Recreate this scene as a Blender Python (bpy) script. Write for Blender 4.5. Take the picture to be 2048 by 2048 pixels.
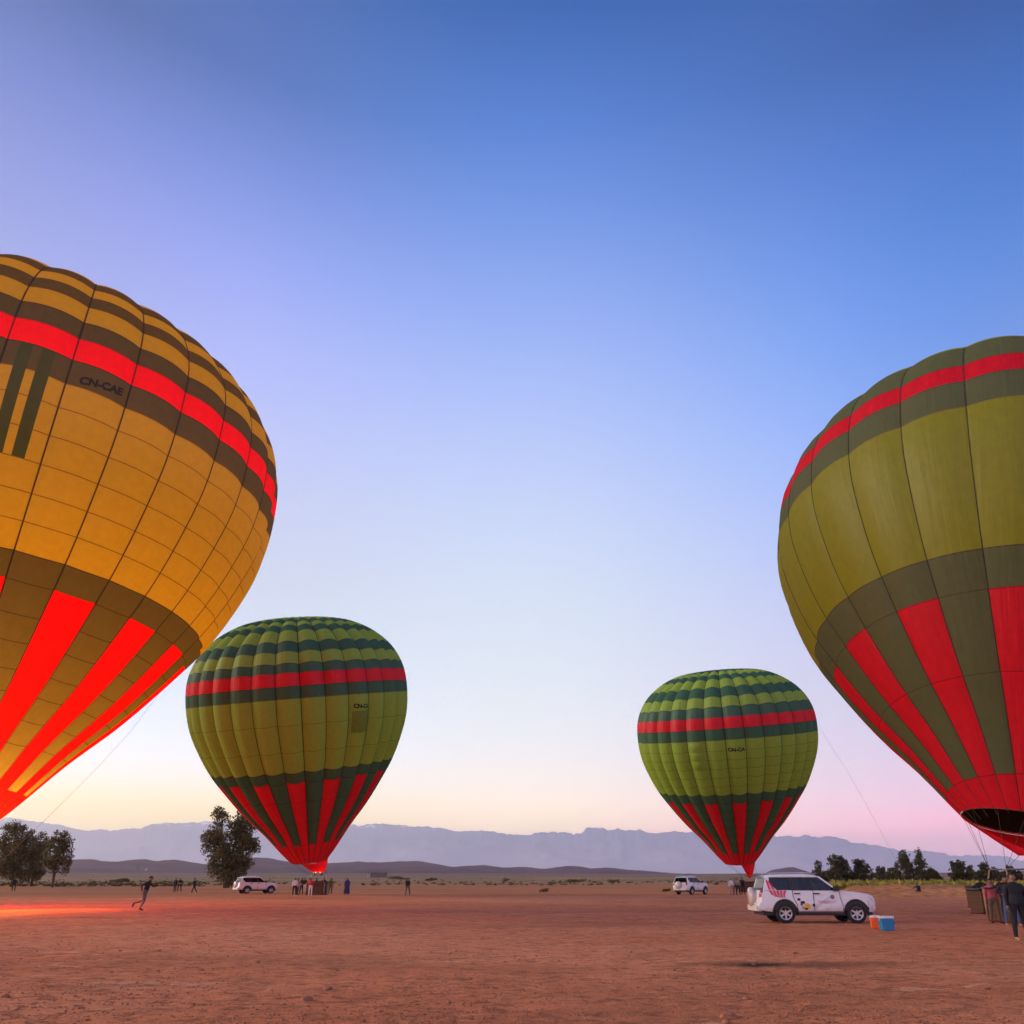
import bpy, bmesh, math, random
import numpy as np
from mathutils import Vector, Matrix, noise as mnoise

random.seed(7); rng = np.random.default_rng(7)
for o in list(bpy.data.objects): bpy.data.objects.remove(o, do_unlink=True)
S = bpy.context.scene
COL = S.collection
R_ = math.radians

# ------------------------------------------------------------------ camera
F_PX, PITCH, CX, CY, EYE = 1583.96, 0.32271, 1054.34, 1227.32, 1.65
cam = bpy.data.cameras.new('camera'); co = bpy.data.objects.new('camera', cam); COL.objects.link(co)
co.location = (0, 0, EYE); co.rotation_euler = (math.pi/2 + PITCH, 0, 0)
cam.sensor_fit = 'HORIZONTAL'; cam.sensor_width = 36.0; cam.lens = 36.0*F_PX/2048
cam.shift_x = (1024-CX)/2048; cam.shift_y = (CY-1024)/2048
cam.clip_start = 0.1; cam.clip_end = 200000
S.camera = co

# ------------------------------------------------------------------ sky
def srgb(r, g, b):
    f = lambda c: (c/255/12.92 if c/255 <= .04045 else ((c/255+.055)/1.055)**2.4)
    return (f(r), f(g), f(b), 1)
world = bpy.data.worlds.new('World'); S.world = world; world.use_nodes = True
wn, wl = world.node_tree.nodes, world.node_tree.links
wn.clear()
SUN_EL, SUN_AZ = R_(13), R_(-84)            # azimuth from +Y, negative = to the left
# sky colours by elevation (degrees) for four quarters of the dawn sky
SKY_L = [(0, (1.968, 1.335, 0.109)), (3, (1.968, 1.335, 0.109)), (4.5, (1.733, 1.372, 0.527)), (6, (1.436, 1.324, 1.049)), (8, (1.148, 1.191, 1.307)), (10, (0.956, 1.055, 1.279)), (13, (0.783, 0.895, 1.105)), (16, (0.691, 0.787, 0.965)), (20, (0.624, 0.697, 0.889)), (25, (0.568, 0.625, 0.912)), (30, (0.501, 0.558, 0.973)), (35, (0.407, 0.475, 0.992)), (40, (0.289, 0.372, 0.912)), (45, (0.164, 0.255, 0.718)), (50, (0.057, 0.138, 0.44)), (56, (0.04, 0.116, 0.381)), (90, (0.03, 0.07, 0.24))]
SKY_C = [(0, (2.497, 1.794, 0.846)), (3, (2.497, 1.794, 0.846)), (4.5, (2.035, 1.592, 0.996)), (6, (1.572, 1.372, 1.109)), (8, (1.227, 1.189, 1.131)), (10, (1.036, 1.074, 1.098)), (13, (0.879, 0.965, 1.038)), (16, (0.789, 0.891, 1.0)), (20, (0.704, 0.812, 0.984)), (25, (0.605, 0.718, 0.994)), (30, (0.496, 0.62, 1.002)), (35, (0.378, 0.515, 0.982)), (40, (0.26, 0.409, 0.918)), (45, (0.153, 0.305, 0.807)), (50, (0.067, 0.21, 0.656)), (56, (0.01, 0.113, 0.442)), (90, (0.03, 0.07, 0.24))]
SKY_R = [(0, (2.985, 1.052, 1.244)), (3, (2.782, 1.038, 1.237)), (4.5, (1.717, 0.937, 1.159)), (6, (1.237, 0.86, 1.082)), (8, (0.943, 0.785, 1.008)), (10, (0.802, 0.731, 0.967)), (13, (0.686, 0.672, 0.954)), (16, (0.598, 0.626, 0.973)), (20, (0.483, 0.571, 1.014)), (25, (0.34, 0.498, 1.044)), (30, (0.216, 0.417, 1.017)), (35, (0.122, 0.329, 0.921)), (40, (0.06, 0.239, 0.762)), (45, (0.025, 0.153, 0.56)), (50, (0.01, 0.08, 0.345)), (56, (0.01, 0.061, 0.282)), (90, (0.03, 0.07, 0.24))]
SKY_B = [(0, (1.769, 1.281, 1.464)), (3, (1.769, 1.281, 1.464)), (6, (1.708, 1.22, 1.44)), (10, (1.525, 1.159, 1.403)), (16, (1.22, 1.025, 1.318)), (23, (0.878, 0.817, 1.22)), (31, (0.586, 0.61, 1.122)), (40, (0.22, 0.308, 0.792)), (49, (0.121, 0.209, 0.616)), (57, (0.066, 0.132, 0.44)), (90, (0.03, 0.07, 0.24))]
tc = wn.new('ShaderNodeTexCoord'); sep = wn.new('ShaderNodeSeparateXYZ'); wl.new(tc.outputs['Generated'], sep.inputs[0])
def wm(op, a, b=None, c=None):
    n = wn.new('ShaderNodeMath'); n.operation = op
    for i, v in enumerate((a, b, c)):
        if v is None: continue
        if isinstance(v, (int, float)): n.inputs[i].default_value = v
        else: wl.new(v, n.inputs[i])
    return n.outputs[0]
el = wm('ARCSINE', wm('MINIMUM', wm('MAXIMUM', sep.outputs['Z'], 0.0), 1.0))
elf = wm('DIVIDE', el, math.pi/2)
def wramp(stops):
    r = wn.new('ShaderNodeValToRGB'); cr = r.color_ramp; cr.interpolation = 'EASE' if False else 'LINEAR'
    while len(cr.elements) < len(stops): cr.elements.new(.5)
    for e, (d, c) in zip(cr.elements, stops):
        e.position = d/90
    for e, (d, c) in zip(cr.elements, stops):
        e.position = d/90; e.color = (c[0], c[1], c[2], 1)
    wl.new(elf, r.inputs[0]); return r.outputs[0]
def wstep(v, a, b):
    n = wn.new('ShaderNodeMapRange'); n.interpolation_type = 'SMOOTHSTEP'
    n.inputs['From Min'].default_value = a; n.inputs['From Max'].default_value = b
    wl.new(v, n.inputs['Value']); return n.outputs['Result']
def wmix(f, a, b):
    n = wn.new('ShaderNodeMix'); n.data_type = 'RGBA'; wl.new(f, n.inputs['Factor'])
    wl.new(a, n.inputs['A']); wl.new(b, n.inputs['B']); return n.outputs['Result']
nrm = wn.new('ShaderNodeVectorMath'); nrm.operation = 'NORMALIZE'; wl.new(tc.outputs['Generated'], nrm.inputs[0])
sp2 = wn.new('ShaderNodeSeparateXYZ'); wl.new(nrm.outputs[0], sp2.inputs[0])
c = wmix(wstep(wm('MULTIPLY', sp2.outputs['X'], -1.0), 0.0, .40), wramp(SKY_C), wramp(SKY_L))
c = wmix(wstep(sp2.outputs['X'], 0.0, .5), c, wramp(SKY_R))
c = wmix(wstep(wm('MULTIPLY', sp2.outputs['Y'], -1.0), -.40, .5), c, wramp(SKY_B))
side = wm('MULTIPLY', wstep(wm('ABSOLUTE', sp2.outputs['X']), .28, .60), wstep(el, R_(14), R_(36)))
dk = wm('SUBTRACT', 1.0, wm('MULTIPLY', side, .24))
dkc = wn.new('ShaderNodeCombineColor')
for k_ in range(3): wl.new(dk, dkc.inputs[k_])
dm = wn.new('ShaderNodeMix'); dm.data_type = 'RGBA'; dm.blend_type = 'MULTIPLY'; dm.inputs['Factor'].default_value = 1.0
wl.new(c, dm.inputs['A']); wl.new(dkc.outputs[0], dm.inputs['B']); c = dm.outputs['Result']      # lens vignette put into the sky colour, darker to both sides
nish = wn.new('ShaderNodeTexSky'); nish.sky_type = 'NISHITA'; nish.sun_disc = False
nish.sun_elevation = SUN_EL; nish.sun_rotation = SUN_AZ % (2*math.pi)
add = wn.new('ShaderNodeMix'); add.data_type = 'RGBA'; add.blend_type = 'ADD'; add.inputs['Factor'].default_value = 0.004
wl.new(c, add.inputs['A']); wl.new(nish.outputs[0], add.inputs['B'])
bg = wn.new('ShaderNodeBackground'); bg.inputs['Strength'].default_value = 1.0
wl.new(add.outputs['Result'], bg.inputs['Color'])
wo = wn.new('ShaderNodeOutputWorld'); wl.new(bg.outputs[0], wo.inputs['Surface'])

# ------------------------------------------------------------------ sun
sl = bpy.data.lights.new('sun', 'SUN'); sl.energy = 5.0; sl.angle = R_(44); sl.color = (1.0, .84, .60)
so = bpy.data.objects.new('sun', sl); COL.objects.link(so)
sd = Vector((math.sin(SUN_AZ)*math.cos(SUN_EL), math.cos(SUN_AZ)*math.cos(SUN_EL), math.sin(SUN_EL)))
so.rotation_euler = sd.to_track_quat('Z', 'Y').to_euler()

# ------------------------------------------------------------------ view and render settings
S.view_settings.view_transform = 'Standard'; S.view_settings.look = 'None'
S.view_settings.exposure = 0; S.view_settings.gamma = 1; S.view_settings.use_curve_mapping = False
cy_ = S.cycles
cy_.use_denoising = True
try: cy_.denoiser = 'OPENIMAGEDENOISE'
except Exception: pass
cy_.max_bounces = 7; cy_.diffuse_bounces = 3; cy_.glossy_bounces = 2; cy_.transmission_bounces = 6
cy_.transparent_max_bounces = 8; cy_.volume_bounces = 3; cy_.sample_clamp_indirect = 6
cy_.use_adaptive_sampling = True; cy_.adaptive_threshold = 0.01

# ------------------------------------------------------------------ picture helpers
CP, SP = math.cos(PITCH), math.sin(PITCH)
def ray(px, py):
    dx, dz = (px-CX)/F_PX, (CY-py)/F_PX
    return Vector((dx, CP-dz*SP, SP+dz*CP))
def pix(px, py, Y):
    d = ray(px, py); return Vector((0, 0, EYE)) + d*(Y/d.y)
def grd(px, py, z=0.0):
    d = ray(px, py); return Vector((0, 0, EYE)) + d*((z-EYE)/d.z)
def sstep(a, b, x):
    t = min(1, max(0, (x-a)/(b-a))); return t*t*(3-2*t)

# ------------------------------------------------------------------ object helpers
def link(o, parent=None):
    COL.objects.link(o)
    if parent is not None: o.parent = parent
    return o
def mesh_obj(name, verts, faces, mat=None, parent=None, smooth=False, mats=None, fmat=None):
    me = bpy.data.meshes.new(name); me.from_pydata([tuple(v) for v in verts], [], faces)
    for m in (mats or ([mat] if mat else [])): me.materials.append(m)
    if fmat is not None: me.polygons.foreach_set('material_index', fmat)
    if smooth: me.polygons.foreach_set('use_smooth', [True]*len(me.polygons))
    me.update()
    return link(bpy.data.objects.new(name, me), parent)
def bm_obj(name, bm, mat, parent=None, smooth=False):
    me = bpy.data.meshes.new(name); bm.to_mesh(me); bm.free()
    for m in (mat if isinstance(mat, (list, tuple)) else [mat]): me.materials.append(m)
    if smooth:
        for p in me.polygons: p.use_smooth = True
    return link(bpy.data.objects.new(name, me), parent)
def empty(name, loc=(0, 0, 0), rz=0, parent=None):
    o = bpy.data.objects.new(name, None); o.location = loc; o.rotation_euler = (0, 0, rz); o.empty_display_size = .2
    return link(o, parent)
def tag(o, label=None, cat=None, group=None, kind=None):
    if label: o['label'] = label
    if cat: o['category'] = cat
    if group: o['group'] = group
    if kind: o['kind'] = kind
    return o
def children_of(o): return [c for c in bpy.data.objects if c.parent is o]
def dup(o, parent=None, keep=None):
    kids = keep if keep is not None else children_of(o)
    c_ = o.copy(); link(c_, parent)
    if parent is not None: c_.matrix_parent_inverse = o.matrix_parent_inverse.copy()
    for k in kids: dup(k, c_)
    return c_
def add_box(bm, x0, x1, y0, y1, z0, z1, M=None):
    vs = [Vector((x, y, z)) for x in (x0, x1) for y in (y0, y1) for z in (z0, z1)]
    if M: vs = [M @ v for v in vs]
    v = [bm.verts.new(p) for p in vs]
    for f in ((0, 1, 3, 2), (4, 6, 7, 5), (0, 4, 5, 1), (2, 3, 7, 6), (0, 2, 6, 4), (1, 5, 7, 3)): bm.faces.new([v[i] for i in f])
def add_tube(bm, pts, rad, n=8, cap=True):
    pts = [Vector(p) for p in pts]; rings = []
    rads = rad if isinstance(rad, (list, tuple)) else [rad]*len(pts)
    for i, p in enumerate(pts):
        d = (pts[min(i+1, len(pts)-1)] - pts[max(i-1, 0)]).normalized()
        a = d.orthogonal().normalized() if i == 0 else (rings_a - d*rings_a.dot(d)).normalized()
        rings_a = a; b = d.cross(a)
        rings.append([bm.verts.new(p + (a*math.cos(2*math.pi*k/n)+b*math.sin(2*math.pi*k/n))*rads[i]) for k in range(n)])
    for r0, r1 in zip(rings, rings[1:]):
        for k in range(n): bm.faces.new((r0[k], r0[(k+1) % n], r1[(k+1) % n], r1[k]))
    if cap:
        bm.faces.new(rings[0][::-1]); bm.faces.new(rings[-1])
def add_lathe(bm, prof, n=24, axis='z', M=None):
    """prof: list of (r, h) closed loop if first==last"""
    rings = []
    for r, h in prof:
        ring = []
        for k in range(n):
            a = 2*math.pi*k/n
            p = Vector((r*math.cos(a), r*math.sin(a), h)) if axis == 'z' else Vector((r*math.cos(a), h, r*math.sin(a)))
            ring.append(bm.verts.new(M @ p if M else p))
        rings.append(ring)
    for a, b in zip(rings, rings[1:]):
        for k in range(n): bm.faces.new((a[k], a[(k+1) % n], b[(k+1) % n], b[k]))
    return rings

# ------------------------------------------------------------------ materials
def newmat(name):
    m = bpy.data.materials.new(name); m.use_nodes = True; nt = m.node_tree; nt.nodes.clear()
    out = nt.nodes.new('ShaderNodeOutputMaterial')
    return m, nt.nodes, nt.links, out
def nd(N, t, **kw):
    n = N.new(t)
    for k, v in kw.items():
        if hasattr(n, k): setattr(n, k, v)
        else: n.inputs[k.replace('_', ' ')].default_value = v
    return n
def pmat(name, col, rough=.6, metal=0, var=.15, scale=6, bump=0, spec=.5, coat=0, emit=None, trans=0, coords='Object'):
    m, N, Lk, out = newmat(name)
    p = N.new('ShaderNodeBsdfPrincipled'); Lk.new(p.outputs[0], out.inputs[0])
    p.inputs['Roughness'].default_value = rough; p.inputs['Metallic'].default_value = metal
    p.inputs['Specular IOR Level'].default_value = spec; p.inputs['Coat Weight'].default_value = coat
    p.inputs['Transmission Weight'].default_value = trans
    t = N.new('ShaderNodeTexCoord'); n = N.new('ShaderNodeTexNoise'); n.inputs['Scale'].default_value = scale; n.inputs['Detail'].default_value = 5
    Lk.new(t.outputs[coords], n.inputs['Vector'])
    mr = N.new('ShaderNodeMapRange'); mr.inputs['From Min'].default_value = .3; mr.inputs['From Max'].default_value = .7
    mr.inputs['To Min'].default_value = 1-var; mr.inputs['To Max'].default_value = 1+var; Lk.new(n.outputs['Fac'], mr.inputs['Value'])
    mx = N.new('ShaderNodeMix'); mx.data_type = 'RGBA'; mx.blend_type = 'MULTIPLY'; mx.inputs['Factor'].default_value = 1
    mx.inputs['A'].default_value = (*col[:3], 1); Lk.new(mr.outputs[0], mx.inputs['B']); Lk.new(mx.outputs['Result'], p.inputs['Base Color'])
    if bump:
        b = N.new('ShaderNodeBump'); b.inputs['Strength'].default_value = bump; b.inputs['Distance'].default_value = .02
        Lk.new(n.outputs['Fac'], b.inputs['Height']); Lk.new(b.outputs[0], p.inputs['Normal'])
    if emit:
        p.inputs['Emission Color'].default_value = (*emit[:3], 1); p.inputs['Emission Strength'].default_value = emit[3]
    return m
def fabric(name, col, tcol, mix=.42, wr=.6):
    """thin ripstop cloth: reflects and lets light through; fine wrinkles run along the gore (UV v)"""
    m, N, Lk, out = newmat(name)
    uv = N.new('ShaderNodeTexCoord'); mp = N.new('ShaderNodeMapping'); mp.inputs['Scale'].default_value = (5, .35, 1)
    oi = N.new('ShaderNodeObjectInfo'); cb = N.new('ShaderNodeCombineXYZ'); Lk.new(oi.outputs['Random'], cb.inputs[2])
    sc = N.new('ShaderNodeVectorMath'); sc.operation = 'SCALE'; sc.inputs['Scale'].default_value = 40; Lk.new(cb.outputs[0], sc.inputs[0])
    ad = N.new('ShaderNodeVectorMath'); Lk.new(uv.outputs['UV'], mp.inputs['Vector']); Lk.new(mp.outputs[0], ad.inputs[0]); Lk.new(sc.outputs[0], ad.inputs[1])
    n1 = N.new('ShaderNodeTexNoise'); n1.inputs['Scale'].default_value = 1.0; n1.inputs['Detail'].default_value = 4; Lk.new(ad.outputs[0], n1.inputs['Vector'])
    n2 = N.new('ShaderNodeTexNoise'); n2.inputs['Scale'].default_value = 2.6; n2.inputs['Detail'].default_value = 5; Lk.new(uv.outputs['Object'], n2.inputs['Vector'])
    mr = N.new('ShaderNodeMapRange'); mr.inputs['From Min'].default_value = .3; mr.inputs['From Max'].default_value = .7
    mr.inputs['To Min'].default_value = .94; mr.inputs['To Max'].default_value = 1.05; Lk.new(n2.outputs['Fac'], mr.inputs['Value'])
    def tint(cc):
        mx = N.new('ShaderNodeMix'); mx.data_type = 'RGBA'; mx.blend_type = 'MULTIPLY'; mx.inputs['Factor'].default_value = 1
        mx.inputs['A'].default_value = (*cc, 1); Lk.new(mr.outputs[0], mx.inputs['B']); return mx.outputs['Result']
    b = N.new('ShaderNodeBump'); b.inputs['Strength'].default_value = wr; b.inputs['Distance'].default_value = .10
    mp3 = N.new('ShaderNodeMapping'); mp3.inputs['Scale'].default_value = (.8, 1.6, 1); Lk.new(ad.outputs[0], mp3.inputs[0])
    n3 = N.new('ShaderNodeTexNoise'); n3.inputs['Scale'].default_value = .5; n3.inputs['Detail'].default_value = 3; Lk.new(mp3.outputs[0], n3.inputs['Vector'])
    sm_ = N.new('ShaderNodeMath'); sm_.operation = 'MULTIPLY_ADD'; sm_.inputs[1].default_value = 1.2; Lk.new(n3.outputs['Fac'], sm_.inputs[0]); Lk.new(n1.outputs['Fac'], sm_.inputs[2]); Lk.new(sm_.outputs[0], b.inputs['Height'])
    d = N.new('ShaderNodeBsdfDiffuse'); d.inputs['Roughness'].default_value = .4; Lk.new(tint(col), d.inputs['Color']); Lk.new(b.outputs[0], d.inputs['Normal'])
    t = N.new('ShaderNodeBsdfTranslucent'); Lk.new(tint(tcol), t.inputs['Color']); Lk.new(b.outputs[0], t.inputs['Normal'])
    g = N.new('ShaderNodeBsdfGlossy'); g.inputs['Roughness'].default_value = .45; g.inputs['Color'].default_value = (1, 1, 1, 1); Lk.new(b.outputs[0], g.inputs['Normal'])
    m1 = N.new('ShaderNodeMixShader'); m1.inputs[0].default_value = mix; Lk.new(d.outputs[0], m1.inputs[1]); Lk.new(t.outputs[0], m1.inputs[2])
    m2 = N.new('ShaderNodeMixShader'); m2.inputs[0].default_value = .018; Lk.new(m1.outputs[0], m2.inputs[1]); Lk.new(g.outputs[0], m2.inputs[2])
    Lk.new(m2.outputs[0], out.inputs[0]); return m
M = {}
M['yellow'] = fabric('lime_ripstop', (.43, .55, .060), (.44, .44, .03))
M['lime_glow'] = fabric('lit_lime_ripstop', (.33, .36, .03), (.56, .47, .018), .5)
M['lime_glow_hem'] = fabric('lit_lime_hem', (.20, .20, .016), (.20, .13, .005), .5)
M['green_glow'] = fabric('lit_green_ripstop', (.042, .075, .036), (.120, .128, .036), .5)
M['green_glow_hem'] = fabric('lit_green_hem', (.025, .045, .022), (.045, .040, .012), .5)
M['lime_far'] = fabric('fresh_lime_ripstop', (.36, .55, .075), (.34, .43, .03))
M['lime_far_hem'] = fabric('fresh_lime_hem', (.25, .36, .04), (.12, .14, .01))
M['lime_old'] = fabric('faded_lime_ripstop', (.345, .355, .020), (.36, .34, .018), wr=.3)
M['lime_old_hem'] = fabric('faded_lime_hem', (.36, .34, .03), (.16, .14, .01))
M['dark'] = fabric('bottle_green_ripstop', (.058, .185, .105), (.10, .15, .06))
M['olive'] = fabric('faded_olive_ripstop', (.16, .185, .075), (.12, .13, .045), wr=.35)
M['olive_hem'] = fabric('faded_olive_hem', (.15, .12, .06), (.05, .04, .015))
M['red'] = fabric('red_ripstop', (.90, .013, .032), (.90, .010, .012))
M['yellow_hem'] = fabric('lime_hem', (.34, .32, .024), (.16, .14, .01))
M['dark_hem'] = fabric('green_hem', (.04, .085, .042), (.03, .036, .014))
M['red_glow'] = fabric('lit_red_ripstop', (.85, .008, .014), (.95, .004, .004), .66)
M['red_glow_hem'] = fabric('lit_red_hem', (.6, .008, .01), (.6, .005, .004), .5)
M['red_hem'] = fabric('red_hem', (.6, .008, .03), (.5, .005, .007))
M['tape'] = pmat('load_tape', (.035, .035, .02), .8, var=.1)
M['inner_shade'] = pmat('inner_shade_dark', (.022, .008, .008), .9, var=.3)
M['rim_tape'] = pmat('white_webbing', (.75, .62, .58), .8, var=.1)
M['letters'] = pmat('black_print', (.012, .013, .01), .7)
M['banner_green'] = fabric('dark_green_banner', (.03, .06, .022), (.075, .13, .03))
M['banner_lime'] = fabric('dull_lime_banner', (.25, .36, .05), (.22, .28, .02))
M['wire'] = pmat('steel_wire', (.08, .08, .085), .4, .8)
M['rope'] = pmat('rope', (.30, .24, .16), .9)
M['steel'] = pmat('burner_steel', (.25, .25, .26), .35, .9)
M['leather'] = pmat('red_brown_leather', (.12, .022, .015), .6, var=.3)
M['tan_leather'] = pmat('tan_leather', (.36, .22, .11), .65, var=.2)
def wicker():
    m, N, Lk, out = newmat('wicker')
    t = N.new('ShaderNodeTexCoord'); w = N.new('ShaderNodeTexBrick'); w.inputs['Scale'].default_value = 14
    w.inputs['Color1'].default_value = (.15, .075, .03, 1); w.inputs['Color2'].default_value = (.09, .042, .018, 1); w.inputs['Mortar'].default_value = (.02, .01, .006, 1)
    w.inputs['Mortar Size'].default_value = .03; w.inputs['Brick Width'].default_value = .6; w.inputs['Row Height'].default_value = .3
    mp = N.new('ShaderNodeMapping'); mp.inputs['Rotation'].default_value = (R_(90), 0, 0); Lk.new(t.outputs['Object'], mp.inputs[0]); Lk.new(mp.outputs[0], w.inputs['Vector'])
    p = N.new('ShaderNodeBsdfPrincipled'); p.inputs['Roughness'].default_value = .75; Lk.new(w.outputs['Color'], p.inputs['Base Color'])
    b = N.new('ShaderNodeBump'); b.inputs['Strength'].default_value = .6; b.inputs['Distance'].default_value = .02; b.invert = True; Lk.new(w.outputs['Fac'], b.inputs['Height']); Lk.new(b.outputs[0], p.inputs['Normal'])
    Lk.new(p.outputs[0], out.inputs[0]); return m
M['wicker'] = wicker()

def ground_mat():
    m, N, Lk, out = newmat('red_earth')
    g = N.new('ShaderNodeNewGeometry'); sepn = N.new('ShaderNodeSeparateXYZ'); Lk.new(g.outputs['Position'], sepn.inputs[0])
    def nz(scale, detail=6, vec=None, sx=1, sy=1, rough=.6, off=0):
        mp = N.new('ShaderNodeMapping'); mp.inputs['Scale'].default_value = (sx, sy, 1); mp.inputs['Location'].default_value = (off, off*.7, off*.3); Lk.new(g.outputs['Position'], mp.inputs[0])
        n = N.new('ShaderNodeTexNoise'); n.inputs['Scale'].default_value = scale; n.inputs['Detail'].default_value = detail; n.inputs['Roughness'].default_value = rough; Lk.new(mp.outputs[0], n.inputs['Vector']); return n.outputs['Fac']
    def ramp(f, a, b, ca, cb):
        r = N.new('ShaderNodeValToRGB'); r.color_ramp.elements[0].position = a; r.color_ramp.elements[1].position = b
        r.color_ramp.elements[0].color = (*ca, 1); r.color_ramp.elements[1].color = (*cb, 1); Lk.new(f, r.inputs[0]); return r.outputs[0]
    def mixc(f, a, b, mode='MIX'):
        x = N.new('ShaderNodeMix'); x.data_type = 'RGBA'; x.blend_type = mode
        if isinstance(f, float): x.inputs['Factor'].default_value = f
        else: Lk.new(f, x.inputs['Factor'])
        for k, v in (('A', a), ('B', b)):
            if isinstance(v, tuple): x.inputs[k].default_value = (*v, 1)
            else: Lk.new(v, x.inputs[k])
        return x.outputs['Result']
    def val(f, a, b, t0=0., t1=1., smooth=True):
        r = N.new('ShaderNodeMapRange'); r.interpolation_type = 'SMOOTHSTEP' if smooth else 'LINEAR'
        r.inputs['From Min'].default_value = a; r.inputs['From Max'].default_value = b; r.inputs['To Min'].default_value = t0; r.inputs['To Max'].default_value = t1
        Lk.new(f, r.inputs['Value']); return r.outputs[0]
    def math_(op, a, b):
        n = N.new('ShaderNodeMath'); n.operation = op
        for i, v in enumerate((a, b)):
            if isinstance(v, (int, float)): n.inputs[i].default_value = v
            else: Lk.new(v, n.inputs[i])
        return n.outputs[0]
    E0, E1, E2 = (.60, .185, .074), (.70, .240, .105), (.45, .135, .054)
    col = ramp(nz(.10, 6), .35, .65, E0, E1)
    col = mixc(val(nz(.55, 8, off=31), .52, .72), col, E2)
    col = mixc(val(nz(.9, 7, sx=.25, sy=1.6, off=7), .56, .75, 0, .55), col, (.23, .085, .05))       # scuffed streaks
    col = mixc(val(nz(1.6, 6, sx=.2, sy=1.2, off=19), .66, .74, 0, .45), col, (.62, .32, .22))        # pale scratches
    col = mixc(val(nz(22, 4, off=3), .56, .72, 0, .55), col, (.16, .06, .038))                         # pebbly grit
    col = mixc(val(nz(34, 3, off=13), .64, .72, 0, .6), col, (.60, .33, .22))
    col = mixc(val(nz(.05, 5, sx=.6, off=97), .50, .64, 0, .5), col, (.72, .30, .15))
    col = mixc(val(nz(.07, 6, sx=.6, sy=1.4, off=103), .54, .66, 0, .5), col, (.36, .120, .055))
    ridge = math_('ABSOLUTE', math_('SUBTRACT', nz(.16, 3, sx=.8, sy=1.5, off=41), .5), 0)
    col = mixc(math_('MULTIPLY', val(ridge, .0, .010, .8, 0), val(nz(.12, 4, off=53), .44, .56)), col, (.70, .36, .22))   # drag marks
    ridge2 = math_('ABSOLUTE', math_('SUBTRACT', nz(.45, 4, sx=.6, sy=1.3, off=61), .5), 0)
    col = mixc(math_('MULTIPLY', val(ridge2, .0, .012, .5, 0), val(nz(.2, 4, off=67), .5, .66)), col, (.20, .075, .035))
    col = mixc(val(nz(70, 3, off=23), .58, .70, 0, .5), col, (.13, .05, .028))
    col = mixc(val(nz(3.4, 8, sx=.7, sy=1.4, off=71, rough=.78), .48, .62, 0, .75), col, (.20, .066, .030))
    col = mixc(val(nz(3.0, 8, sx=.7, sy=1.6, off=83, rough=.78), .55, .66, 0, .55), col, (.80, .36, .18))
    # far plain: ochre earth, then olive scrub
    dist = N.new('ShaderNodeVectorMath'); dist.operation = 'LENGTH'; Lk.new(g.outputs['Position'], dist.inputs[0]); D = dist.outputs['Value']
    n1 = nz(.02, 6, sx=.3, off=5)
    Dn = math_('ADD', D, math_('MULTIPLY', math_('SUBTRACT', n1, .5), 90.0))
    far = ramp(nz(.035, 7, sx=.35, off=9), .38, .62, (.46, .155, .052), (.30, .115, .045))
    col = mixc(val(Dn, 84, 104), col, far)
    scrub = ramp(nz(.02, 8, sx=.25, off=17), .40, .60, (.135, .088, .034), (.30, .150, .062))
    col = mixc(val(Dn, 190, 300), col, scrub)
    plain = ramp(nz(.004, 8, sx=.35, off=27), .40, .62, (.125, .070, .042), (.20, .110, .072))
    col = mixc(val(D, 700, 1600), col, plain)
    p = N.new('ShaderNodeBsdfPrincipled'); p.inputs['Roughness'].default_value = .95; p.inputs['Specular IOR Level'].default_value = .15
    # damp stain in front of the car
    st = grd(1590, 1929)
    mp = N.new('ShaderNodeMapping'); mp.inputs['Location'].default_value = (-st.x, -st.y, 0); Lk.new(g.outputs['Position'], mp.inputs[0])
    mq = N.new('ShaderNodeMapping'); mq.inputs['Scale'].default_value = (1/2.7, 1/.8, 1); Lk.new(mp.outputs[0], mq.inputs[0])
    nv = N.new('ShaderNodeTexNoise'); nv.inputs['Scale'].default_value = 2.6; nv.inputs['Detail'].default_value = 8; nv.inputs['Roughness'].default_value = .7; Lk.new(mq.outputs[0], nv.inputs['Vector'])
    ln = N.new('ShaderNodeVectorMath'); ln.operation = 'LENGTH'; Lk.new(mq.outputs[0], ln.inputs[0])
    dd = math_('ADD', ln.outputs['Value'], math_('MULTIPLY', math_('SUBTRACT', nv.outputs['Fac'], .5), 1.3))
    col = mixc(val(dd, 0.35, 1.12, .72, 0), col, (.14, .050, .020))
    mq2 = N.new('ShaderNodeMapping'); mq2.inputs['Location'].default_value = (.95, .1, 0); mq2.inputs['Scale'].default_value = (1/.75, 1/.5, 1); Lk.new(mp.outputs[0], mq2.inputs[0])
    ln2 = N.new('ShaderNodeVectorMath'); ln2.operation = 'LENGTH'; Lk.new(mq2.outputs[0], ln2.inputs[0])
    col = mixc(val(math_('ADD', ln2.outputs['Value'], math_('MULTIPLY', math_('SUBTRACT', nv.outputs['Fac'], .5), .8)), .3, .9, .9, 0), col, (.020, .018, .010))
    Lk.new(col, p.inputs['Base Color'])
    hb = math_('ADD', math_('MULTIPLY', nz(7, 8, rough=.7), .7), math_('MULTIPLY', nz(26, 4), .35))
    b = N.new('ShaderNodeBump'); b.inputs['Strength'].default_value = 1.0; b.inputs['Distance'].default_value = .12; Lk.new(hb, b.inputs['Height']); Lk.new(b.outputs[0], p.inputs['Normal'])
    Lk.new(p.outputs[0], out.inputs[0]); return m
M['ground'] = ground_mat()

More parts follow.
